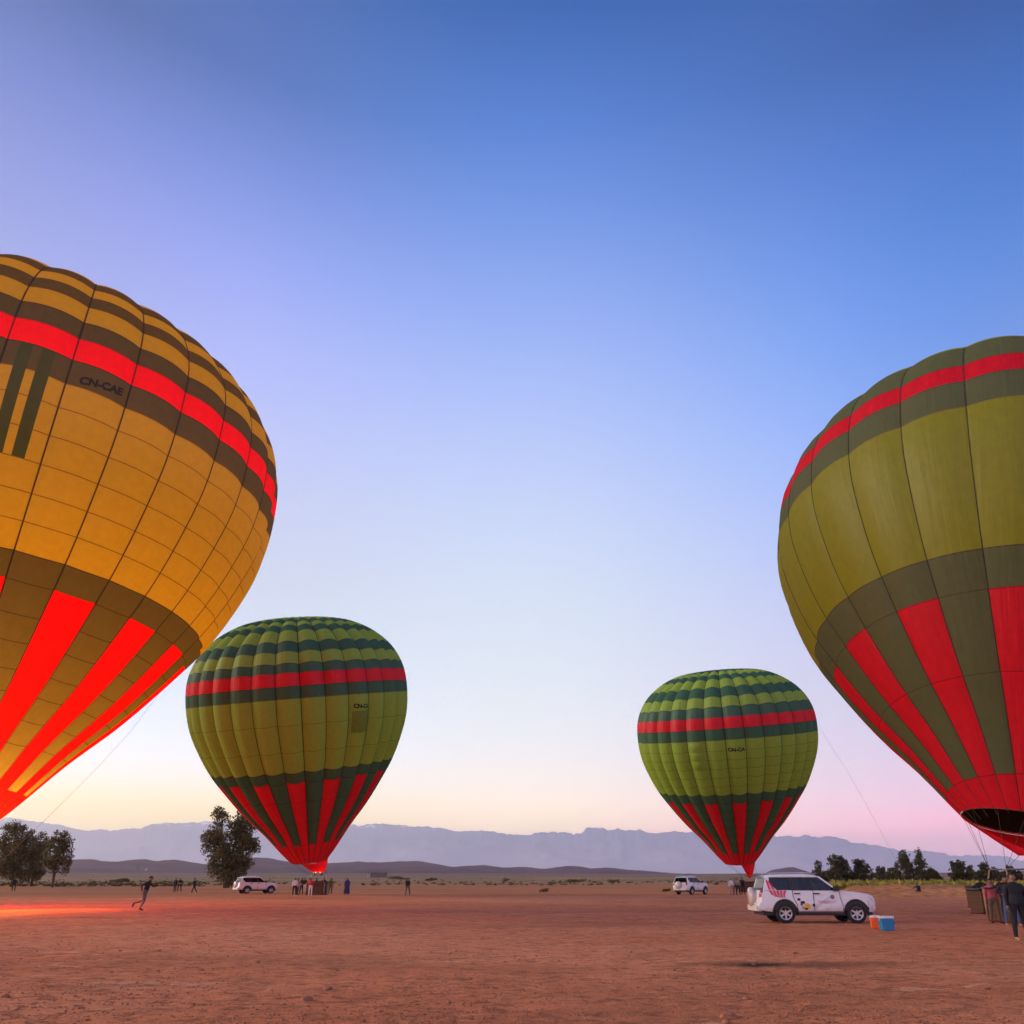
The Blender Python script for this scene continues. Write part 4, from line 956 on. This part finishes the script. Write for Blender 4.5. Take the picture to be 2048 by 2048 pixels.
def bush(label, px, py, wpx, hpx, sd, mat='leaf_olive'):
    b = grd(px, py); k = F_PX/CP/b.y; w, h = wpx/k, hpx/k
    root = empty('bush', (b.x, b.y, gz(b.x, b.y)-.03)); tag(root, label, 'bush', 'bushes on the plain')
    r = random.Random(sd); cl = [((r.uniform(-.5, .5)*w*.8, r.uniform(-.3, .3)*w*.5, h*r.uniform(.25, .72)), (w*.16, w*.14, h*.26)) for _ in range(10)]
    V, Fc = leaves(cl, 26, .16 if b.y < 140 else .30, sd)
    mesh_obj('foliage', V, Fc, M[mat], root)
    bm = bmesh.new()
    for c_, _ in cl[:5]: add_tube(bm, [(0, 0, 0), (c_[0]*.6, c_[1]*.6, c_[2]*.6), c_], [.03, .02, .008], 5)
    bm_obj('stem', bm, M['bark'], root)
for i, (px, py, w, h, lab) in enumerate([(1088, 1784, 22, 9, 'dark low bush alone on the ochre strip in mid field'), (1148, 1766.5, 50, 8, 'long dark hedge-like bush on the plain, left of the far car'),
     (1226, 1766, 26, 7, 'flat dark bush on the plain between the long one and the far car'), (1013, 1764, 14, 7, 'small dark bush near the middle of the plain'),
     (1334, 1783, 18, 6, 'little bush just left of the far car'), (800, 1762, 54, 8, 'dark bush strip above the lone walker'),
     (862, 1764, 26, 7, 'olive bush right of the strip above the lone walker'), (1915, 1776, 34, 13, 'dark rounded bush on the bank below the three-pronged tree'),
     (1888, 1775, 16, 9, 'small dark bush on the bank left of the rounded one'), (240, 1766, 44, 9, 'olive bush left of the running man at the field edge')]):
    bush(lab, px, py, w, h, 60+i, 'leaf' if 'dark' in lab else 'leaf_olive')
# scrub of the plain: nobody could count it
def scatter(name, label, n, fy0, fy1, fx0, fx1, s0, s1, mat, seed, dens=None, hs=1.0):
    r = np.random.default_rng(seed); V, Fc = [], []
    for _ in range(n):
        px, py = r.uniform(fx0, fx1), fy0+(fy1-fy0)*r.uniform()
        b = grd(px, py)
        if dens and not dens(px, py, r): continue
        z = gz(b.x, b.y); s = r.uniform(s0, s1)
        for _k in range(16):
            d = r.normal(size=3); d /= np.linalg.norm(d); d[2] = abs(d[2])
            p = np.array((b.x, b.y, z))+d*np.array((s, s, s*.7*hs))*r.uniform(.3, 1)
            a = r.normal(size=3); a[2] = abs(a[2])+.5*hs; a /= np.linalg.norm(a); bb = np.cross(a, r.normal(size=3)); bb /= np.linalg.norm(bb); q = s*r.uniform(.25, .5); k = len(V)
            V += [p-a*q, p+bb*q*.45, p+a*q, p-bb*q*.45]; Fc.append((k, k+1, k+2, k+3))
    return tag(mesh_obj(name, V, Fc, M[mat]), label, 'scrub' if name == 'scrub' else 'grass', kind='stuff')
clear = lambda px, py, r: mnoise.noise(Vector((px*.02, py*.35, 3))) > -.05
scatter('scrub', 'low olive scrub scattered over the far plain', 1500, 1759.6, 1771, -200, 2300, .35, .9, 'leaf_olive', 5, clear)
scatter('scrub', 'taller olive scrub along the field edge below the left-edge trees', 420, 1765, 1773, -120, 420, .35, .8, 'leaf_olive', 6)
scatter('grass', 'dry yellow-green grass in front of the right-hand tree row', 2300, 1769, 1781, 1668, 2120, .5, 1.3, 'leaf_yellow', 8, None, 1.5)

# earth bank under the grass on the right
def bank():
    V, Fc = [], []; nx, ny = 120, 16
    for j in range(ny+1):
        for i in range(nx+1):
            px = 1660+480*i/nx; py = 1796-17*j/ny; b = grd(px, py); t = j/ny
            e = sstep(0, .12, i/nx)
            z = .75*e*sstep(0, .45, t)*sstep(1.0, .75, t)*(1+.5*n2(b.x, b.y, .3, 2.2)) + .12*n2(b.x, b.y, .9, 7.7)*e*math.sin(math.pi*t)
            V.append((b.x, b.y, gz(b.x, b.y)+max(-.05, z)-.03))
    for j in range(ny):
        for i in range(nx):
            a = j*(nx+1)+i; Fc.append((a, a+1, a+nx+2, a+nx+1))
    tag(mesh_obj('earth_bank', V, Fc, M['bank'], smooth=True), 'low ochre bank of rough earth below the right-hand trees', kind='structure')
M['bank'] = pmat('ochre_earth', (.52, .19, .058), .95, var=.5, scale=1.2, bump=.8, coords='Object', spec=.1)
bank()

# ------------------------------------------------------------------ stones
M['stone'] = pmat('dusty_stone', (.34, .125, .06), .9, var=.35, scale=20, bump=.4)
def stone_mesh(seed, sub=2):
    bm = bmesh.new(); bmesh.ops.create_icosphere(bm, subdivisions=sub, radius=1)
    for v in bm.verts: v.co *= 1+.35*mnoise.noise(v.co*1.3+Vector((seed, seed, 0))); v.co.z *= .6
    me = bpy.data.meshes.new('stone'); bm.to_mesh(me); bm.free(); me.materials.append(M['stone']); return me
sm = [stone_mesh(k*3.1) for k in range(3)]
for k, (px, py, s, lab) in enumerate([(1460, 2036, .10, 'largest pale stone, at the bottom edge below the stain'), (613, 2001, .09, 'dark stone at the bottom centre left'), (10, 1995, .07, 'dark stone at the lower left edge'),
     (1493, 1999, .06, 'small stone on the earth below the stain'), (1452, 2046, .05, 'tiny stone beside the largest one'), (656, 1978, .06, 'flat stone right above the one at bottom centre left'),
     (515, 1925, .05, 'flat stone in the middle of the left foreground'), (402, 1941, .05, 'small stone below the dark streaks on the left'), (318, 1903, .05, 'pebble-sized stone below the running man')]):
    o = bpy.data.objects.new('stone', sm[k % 3]); b = grd(px, py); o.location = (b.x, b.y, .01); o.scale = (s*1.2, s, s); o.rotation_euler = (0, 0, k*1.3); link(o); tag(o, lab, 'stone', 'stones on the red earth')
def pebbles():
    r = np.random.default_rng(99); V, Fc = [], []
    bm = bmesh.new(); bmesh.ops.create_icosphere(bm, subdivisions=1, radius=1); bv = np.array([v.co[:] for v in bm.verts]); bf = [tuple(v.index for v in f.verts) for f in bm.faces]; bm.free()
    for _ in range(15000):
        px = r.uniform(-60, 2110); py = 1835+(2075-1835)*r.uniform()**.8; b = grd(px, py)
        if mnoise.noise(Vector((b.x*.35, b.y*.35, 1))) < r.uniform(-.6, .55): continue
        s = r.uniform(.006, .019)*(1+1.0*(r.uniform() > .98)); k = len(V)
        q = bv*(1+.3*r.normal(size=(len(bv), 1)))*np.array((1.2, 1, .6))*s
        V += [tuple(p+np.array((b.x, b.y, gz(b.x, b.y)+s*.2))) for p in q]; Fc += [tuple(k+i for i in f) for f in bf]
    tag(mesh_obj('gravel', V, Fc, M['stone']), 'small pebbles strewn over the red earth', 'gravel', kind='stuff')
pebbles()

# ------------------------------------------------------------------ people
SKIN = pmat('skin', (.22, .11, .07), .55, var=.08); HAIR = pmat('dark_hair', (.015, .011, .009), .7)
def cloth(name, c): return pmat(name, c, .9, var=.15, scale=9, bump=.2)
C_ = {'black': cloth('black_cloth', (.012, .013, .017)), 'grey': cloth('grey_cloth', (.09, .085, .085)), 'white': cloth('white_cloth', (.70, .64, .62)), 'beige': cloth('beige_cloth', (.38, .26, .18)),
      'red': cloth('red_cloth', (.50, .03, .04)), 'navy': cloth('navy_cloth', (.03, .03, .13)), 'olive': cloth('olive_cloth', (.09, .09, .03)), 'blue': cloth('blue_jeans', (.06, .09, .17)), 'dusk': cloth('mauve_cloth', (.22, .13, .16)), 'pink': cloth('red_white_cloth', (.50, .09, .11)), 'brown': cloth('brown_cloth', (.16, .10, .065)), 'tan': cloth('tan_shoes', (.42, .22, .07))}
def arm(sh, up, fo, L1=.29, L2=.25):
    e = sh+up.normalized()*L1; return e, e+fo.normalized()*L2
POSES = {}
def V3(*a): return Vector(a)
POSES['stand'] = dict(lean=V3(0, 0, 1), la=(V3(-.18, .02, -1), V3(-.05, .2, -1)), ra=(V3(.18, .02, -1), V3(.05, .2, -1)), ll=(V3(-.06, .02, -1), V3(-.02, 0, -1)), rl=(V3(.08, .03, -1), V3(.02, -.05, -1)), hip=.93)
POSES['hips'] = dict(lean=V3(.03, -.02, 1), la=(V3(-.55, -.25, -.8), V3(.65, .55, -.4)), ra=(V3(.5, -.2, -.85), V3(-.5, .7, -.2)), ll=(V3(-.16, .02, -1), V3(-.06, 0, -1)), rl=(V3(.16, .05, -1), V3(.08, -.05, -1)), hip=.92)
POSES['reach'] = dict(lean=V3(0, .28, 1), la=(V3(-.15, .9, -.35), V3(.05, 1, .1)), ra=(V3(.15, .9, -.25), V3(-.05, 1, .2)), ll=(V3(-.08, .12, -1), V3(-.02, -.1, -1)), rl=(V3(.10, -.12, -1), V3(.03, -.2, -1)), hip=.91)
POSES['walk'] = dict(lean=V3(0, .06, 1), la=(V3(-.15, .45, -1), V3(0, .7, -.8)), ra=(V3(.15, -.4, -1), V3(0, -.05, -1)), ll=(V3(-.04, -.38, -1), V3(0, -.55, -1)), rl=(V3(.04, .42, -1), V3(0, .15, -1)), hip=.90)
POSES['run'] = dict(lean=V3(0, .30, 1), la=(V3(-.2, .55, -.7), V3(.1, .9, .25)), ra=(V3(.22, -.75, -.55), V3(-.05, .15, -.95)), ll=(V3(-.03, -.10, -1), V3(0, -1.0, -.28)), rl=(V3(.03, .10, -1), V3(0, -.42, -1)), hip=.90)
POSES['crouch'] = dict(lean=V3(0, .35, 1), la=(V3(-.2, .8, -.6), V3(.2, .9, -.2)), ra=(V3(.2, .8, -.6), V3(-.2, .9, -.2)), ll=(V3(-.2, 1, -.05), V3(0, -.45, -1)), rl=(V3(.2, 1, -.05), V3(0, -.45, -1)), hip=.40)
def pose_mesh(pn):
    P = POSES[pn]; hip = V3(0, 0, P['hip']); up = P['lean'].normalized()
    ch = hip+up*.33; nk = hip+up*.53; hd = nk+(up+V3(0, .10, .25)).normalized()*.13; tp = hd+(up+V3(0, 0, .5)).normalized()*.10
    pts = [(hip, .125, .10), (hip+up*.17, .125, .095), (ch, .16, .11), (nk-up*.03, .075, .07), (nk+up*.05, .05, .052), (hd-V3(0, -.012, .035), .072, .085), (hd+V3(0, 0, .03), .082, .098), (tp, .05, .06)]
    ed = [(i, i+1) for i in range(7)]; seg = []
    side = {}
    for s, A_n, L_n in ((-1, 'la', 'll'), (1, 'ra', 'rl')):
        sh = ch+V3(s*.185, 0, .12); e1, w1 = arm(sh, *P[A_n]); hand = w1+(w1-e1).normalized()*.075
        k = len(pts); pts += [(sh, .062, .062), (e1, .042, .042), (w1, .028, .030), (hand, .036, .020)]; ed += [(2, k), (k, k+1), (k+1, k+2), (k+2, k+3)]
        hp = hip+V3(s*.095, 0, -.05); kn = hp+P[L_n][0].normalized()*.43; an = kn+P[L_n][1].normalized()*.42
        fw = V3(0, 1, 0) if P[L_n][1].normalized().z < -.6 else V3(0, -.25, -1)
        if pn == 'run' and L_n == 'rl': fw = V3(0, 1, -.15)
        toe = an+fw.normalized()*.17+V3(0, 0, -.035); heel = an+V3(0, 0, -.05)-fw.normalized()*.03
        k = len(pts); pts += [(hp, .098, .10), (kn, .062, .065), ((kn+an)/2+V3(0, -.01, 0), .056, .060), (an, .040, .042), (toe, .038, .028)]; ed += [(0, k), (k, k+1), (k+1, k+2), (k+2, k+3), (k+3, k+4)]
        side[s] = (e1, w1, hand, hp, kn, an, toe)
    me = bpy.data.meshes.new('b'); me.from_pydata([p[0] for p in pts], ed, [])
    o = bpy.data.objects.new('b', me); COL.objects.link(o)
    sk = o.modifiers.new('s', 'SKIN'); sk.use_smooth_shade = True
    for i, p in enumerate(pts): me.skin_vertices[0].data[i].radius = (p[1]*(1.22 if i < 4 else 1.0), p[2]*(1.22 if i < 4 else 1.0))
    me.skin_vertices[0].data[0].use_root = True
    ss = o.modifiers.new('u', 'SUBSURF'); ss.levels = ss.render_levels = 2
    dg = bpy.context.evaluated_depsgraph_get(); out = bpy.data.meshes.new_from_object(o.evaluated_get(dg)); bpy.data.objects.remove(o)
    bm = bmesh.new(); bm.from_mesh(out)
    fdir = V3(0, 1, 0)
    # five fingers on each hand, nose and ears on the head
    for s in (-1, 1):
        e1, w1, hand = side[s][:3]; d = (hand-w1).normalized(); sd_ = d.orthogonal().normalized(); nn = d.cross(sd_)
        for k, ln in enumerate((.066, .078, .082, .074)):
            b0 = hand+d*.02+sd_*(-.030+.020*k); add_tube(bm, [b0, b0+d*ln*.5, b0+d*ln*.85+nn*.018], [.0095, .0085, .006], 6)
        b0 = hand-d*.035+sd_*-.034; add_tube(bm, [b0, b0+d*.03-sd_*.022, b0+d*.06-sd_*.028+nn*.01], [.011, .010, .007], 6)
        add_tube(bm, [hd+V3(s*.074, -.005, -.025), hd+V3(s*.088, -.012, .005), hd+V3(s*.078, -.006, .03)], [.010, .016, .008], 6)
        add_tube(bm, [hd+V3(s*.032, .078, .012), hd+V3(s*.032, .098, .012)], [.010, .008], 6)
    add_tube(bm, [hd+V3(0, .085, .02), hd+V3(0, .118, -.022), hd+V3(0, .090, -.030)], [.008, .014, .010], 6)
    bm.to_mesh(out); bm.free()
    # regions for clothing: 0 skin, 1 top, 2 trousers, 3 shoes
    bones = [(nk+up*.06, tp, 0), (hip+up*.05, nk-up*.01, 1), (hip-up*.02, hip+up*.03, 2)]
    for s in (-1, 1):
        e1, w1, hand, hp, kn, an, toe = side[s]; sh = ch+V3(s*.185, 0, .12)
        bones += [(sh, e1, 1), (e1, w1-(w1-e1)*.06, 4), (w1, hand+(hand-w1), 0), (hp, kn, 2), (kn, an-(an-kn)*.1, 5), (an, toe, 3)]
    reg = []
    for f in out.polygons:
        c0 = f.center; best = (9, 0)
        for a, b, r in bones:
            ab = b-a; t = max(0, min(1, (c0-a).dot(ab)/ab.length_squared)); q = (a+ab*t-c0).length
            if q < best[0]: best = (q, r)
        reg.append(best[1])
    hair = bmesh.new(); bmesh.ops.create_icosphere(hair, subdivisions=3, radius=1)
    for v in list(hair.verts):
        if v.co.y > .35 and v.co.z < .45 or v.co.z < -.45: hair.verts.remove(v)
    for v in hair.verts: v.co = hd+V3(0, -.008, .022)+Vector((v.co.x*.094, v.co.y*.108, v.co.z*.105))
    hm = bpy.data.meshes.new('hair'); hair.to_mesh(hm); hair.free(); hm.materials.append(HAIR)
    for p in hm.polygons: p.use_smooth = True
    for p in out.polygons: p.use_smooth = True
    zmin = min(v.co.z for v in out.vertices)
    return out, reg, hm, zmin, (hip, up)
PM = {}
def person(label, px, py, pose, face, top, legs, shoes='grey', h=1.75, bare=(False, False), robe=None, scarf=None, pt=None):
    if pose not in PM: PM[pose] = pose_mesh(pose)
    src, reg, hm, zmin, (hip, up) = PM[pose]
    b = pt if pt is not None else grd(px, py)
    root = empty('person', (b.x, b.y, gz(b.x, b.y)), R_(face)); tag(root, label, 'person', 'people on the field')
    k = h/1.76
    me = src.copy()
    for m in (SKIN, C_[top], C_[legs], C_[shoes]): me.materials.append(m)
    mp_ = {0: 0, 1: 1, 2: 2, 3: 3, 4: 0 if bare[0] else 1, 5: 0 if bare[1] else 2}
    me.polygons.foreach_set('material_index', [mp_[r] for r in reg])
    for n_, m_ in (('body', me), ('hair', hm)):
        o = bpy.data.objects.new(n_, m_); link(o, root); o.scale = (k*1.12, k*1.12, k); o.location = (0, 0, -zmin*k)
    if robe:
        bm = bmesh.new(); add_lathe(bm, [(.10, 1.42), (.20, 1.36), (.22, 1.1), (.23, .9), (.30, .5), (.34, .16), (.31, .15)], 18); o = bm_obj('robe', bm, C_[robe], root, True); o.scale = (k, k*.8, k)
    if scarf:
        bm = bmesh.new(); add_lathe(bm, [(.19, 1.18), (.24, 1.0), (.23, .92), (.18, .90)], 16); o = bm_obj('jacket_hem', bm, C_[scarf], root, True); o.scale = (k, k*.75, k)
    return root
person('person running right across the lit strip, dark top and shorts', 285, 1821, 'run', -78, 'black', 'grey', 'black', 1.84, (False, True))
person('person in dark clothes standing under the left-edge trees', 26, 1783, 'stand', 30, 'black', 'black', 'black', 1.8)
person('person in black, left of the pair far behind the runner', 349, 1784, 'stand', 160, 'black', 'black', 'black', 1.72)
person('person in black, right of the pair far behind the runner', 358, 1784, 'hips', 200, 'black', 'black', 'grey', 1.72)
person('person in dark coat with white shoes between the pair and the dark twin tree', 387, 1788, 'walk', 100, 'black', 'black', 'white', 1.75)
person('person in a white top and dark trousers, leftmost at the second balloon basket', 588, 1792, 'stand', 20, 'white', 'black', 'white', 1.72)
person('person in mauve facing the second balloon basket, next to the one in white', 594, 1790, 'stand', -60, 'dusk', 'black', 'black', 1.7)
person('person in a long black coat beside the second balloon basket', 602, 1789, 'hips', 150, 'black', 'black', 'black', 1.76)
person('person in a black top and pale trousers behind the coated one', 608, 1787, 'stand', 180, 'black', 'white', 'black', 1.74)
person('person in a red top and dark skirt by the second balloon basket', 614, 1788, 'reach', -50, 'red', 'black', 'black', 1.74)
person('person in a red jacket and white trousers left of the second balloon basket', 620, 1791, 'stand', 170, 'red', 'white', 'white', 1.72)
person('person in black leaning on the second balloon basket from the left', 628, 1788, 'reach', -70, 'black', 'beige', 'black', 1.78)
person('person in a dark suit standing in front of the second balloon basket', 646, 1790, 'hips', 180, 'black', 'navy', 'black', 1.78)
person('person in olive clothes just right of the second balloon basket', 660, 1790, 'stand', 200, 'olive', 'olive', 'white', 1.72)
person('person in a wide navy robe, alone right of the second balloon basket', 693, 1790, 'stand', 190, 'navy', 'black', 'black', 1.75, robe='navy')
person('person in a black jacket walking alone at mid field', 815, 1791, 'walk', 170, 'black', 'grey', 'black', 1.75)
person('person in a white top, left of those behind the nearest car', 1464, 1790, 'stand', 190, 'white', 'beige', 'black', 1.7)
person('person in pale clothes in the middle of those behind the nearest car', 1471, 1789, 'stand', 160, 'dusk', 'black', 'black', 1.72)
person('person with a pale shirt next to the tail of the nearest car', 1477, 1790, 'hips', 200, 'beige', 'black', 'black', 1.72)
person('person in black behind the tail of the nearest car by the smallest basket', 1487, 1789, 'reach', 150, 'black', 'black', 'black', 1.8)
person('person in black crouching at the foot of the right-hand bank', 1840, 1791, 'crouch', 120, 'black', 'black', 'black', 1.7)
person('person in dark clothes leaning over the far dark basket', 1970, 1822, 'reach', -30, 'black', 'black', 'black', 1.72)
person('person in a black jacket between the two dark baskets', 1981, 1826, 'reach', -60, 'black', 'black', 'black', 1.70)
person('person in a red top and brown trousers beside the big right-hand basket', 1993, 1846, 'stand', 170, 'pink', 'brown', 'black', 1.66)
person('person in black in front of the big right-hand basket, half hidden by the tall one', 2028, 1853, 'hips', 160, 'black', 'blue', 'tan', 1.74)
person('tall person in black with tan shoes at the right edge of the picture', 2046, 1880, 'stand', 175, 'black', 'black', 'tan', 1.84, scarf='black')

person('person in black bending over the big right-hand basket, behind the one in jeans', 2020, 1848, 'reach', 20, 'black', 'black', 'black', 1.74)
person('person in a dark grey top standing at the far side of the big right-hand basket', 2037, 1842, 'stand', 190, 'grey', 'black', 'black', 1.82)

# ------------------------------------------------------------------ two loose wicker baskets at the right
def loose_basket(label, px, py, L, W, Hh, rz):
    b = grd(px, py); root = empty('wicker_basket', (b.x, b.y+W/2, gz(b.x, b.y)), R_(rz)); tag(root, label, 'basket', 'wicker baskets at the right edge')
    bm = bmesh.new()
    for (x0, x1, y0, y1) in ((-L/2, L/2, -W/2, -W/2+.06), (-L/2, L/2, W/2-.06, W/2), (-L/2, -L/2+.06, -W/2+.061, W/2-.061), (L/2-.06, L/2, -W/2+.061, W/2-.061)): add_box(bm, x0, x1, y0, y1, .06, Hh)
    add_box(bm, -L/2+.062, L/2-.062, -W/2+.062, W/2-.062, .07, .12)
    bm_obj('wall', bm, M['wicker'], root)
    loop = [(-L/2, -W/2), (L/2, -W/2), (L/2, W/2), (-L/2, W/2), (-L/2, -W/2)]
    bm = bmesh.new(); add_tube(bm, [(x, y, Hh+.03) for x, y in loop], .06, 7, False); bm_obj('rim', bm, M['black'], root, True)
    bm = bmesh.new(); add_tube(bm, [(x, y, .06) for x, y in loop], .06, 7, False); bm_obj('base_band', bm, M['leather'], root, True)
loose_basket('far dark wicker basket, leftmost of those at the right edge', 1968, 1816, .95, .8, 1.18, 6)
loose_basket('brown wicker basket right of the far dark one, partly hidden by people', 1984, 1828, 1.0, .9, 1.1, 10)
# pale marker post
b = grd(1953.5, 1814); root = empty('marker_post', (b.x, b.y, 0)); tag(root, 'thin pale post left of the far dark basket', 'post')
bm = bmesh.new(); add_tube(bm, [(0, 0, 0), (0, 0, 1.0)], .035, 8); bm_obj('pole', bm, M['tan_leather'], root, True)
bm = bmesh.new(); add_tube(bm, [(0, 0, 1.0), (0, 0, 1.06)], .05, 8); bm_obj('cap', bm, M['rim_tape'], root, True)

# ------------------------------------------------------------------ far buildings
def house(label, px, py, Y, w, d, h, mat, windows=2):
    b = pix(px, py, Y); root = empty('far_building', (b.x, b.y, b.z)); tag(root, label, 'building', 'far buildings on the plain')
    bm = bmesh.new(); add_box(bm, -w/2, w/2, -d/2, d/2, -3, h); bm_obj('wall', bm, mat, root)
    bm = bmesh.new(); add_box(bm, -w/2-.2, w/2+.2, -d/2-.2, d/2+.2, h+.003, h+.4); bm_obj('roof', bm, M['bark'], root)
    for k in range(windows):
        x = -w/2+w*(k+.5)/windows; bm = bmesh.new(); add_box(bm, x-.5, x+.5, -d/2-.06, -d/2-.003, h*.35, h*.75); bm_obj('window', bm, M['black'], root)
M['mud'] = pmat('mud_wall', (.15, .10, .085), .95); M['mudpale'] = pmat('pale_wall', (.45, .34, .28), .95)
house('long low dark building on the far plain above the lone walker', 758, 1751, 900, 17, 6, 2.4, M['mud'], 6)
house('tiny square tower on the far plain above the running man', 275, 1738, 2600, 7, 7, 14, M['mud'], 1)
house('tiny pale hut on the far plain right of the square tower', 292, 1739, 2300, 5, 5, 4, M['mudpale'], 1)
house('tiny pale hut left of the long low dark building', 737, 1750, 900, 3.2, 3, 2.2, M['mudpale'], 1)

# ------------------------------------------------------------------ haze: one closed box of even air round everything
def haze():
    m, N, Lk, out = newmat('haze_air'); v = N.new('ShaderNodeVolumePrincipled')
    v.inputs['Color'].default_value = (.95, .94, .99, 1); v.inputs['Density'].default_value = 5.0e-5; v.inputs['Anisotropy'].default_value = 0.55
    Lk.new(v.outputs[0], out.inputs['Volume'])
    bm = bmesh.new(); add_box(bm, -45000, 45000, -45000, 45000, -60, 1850); bmesh.ops.recalc_face_normals(bm, faces=bm.faces)
    tag(bm_obj('haze', bm, m), 'thin pale haze in the air over the whole plain', 'haze', kind='stuff')
haze()
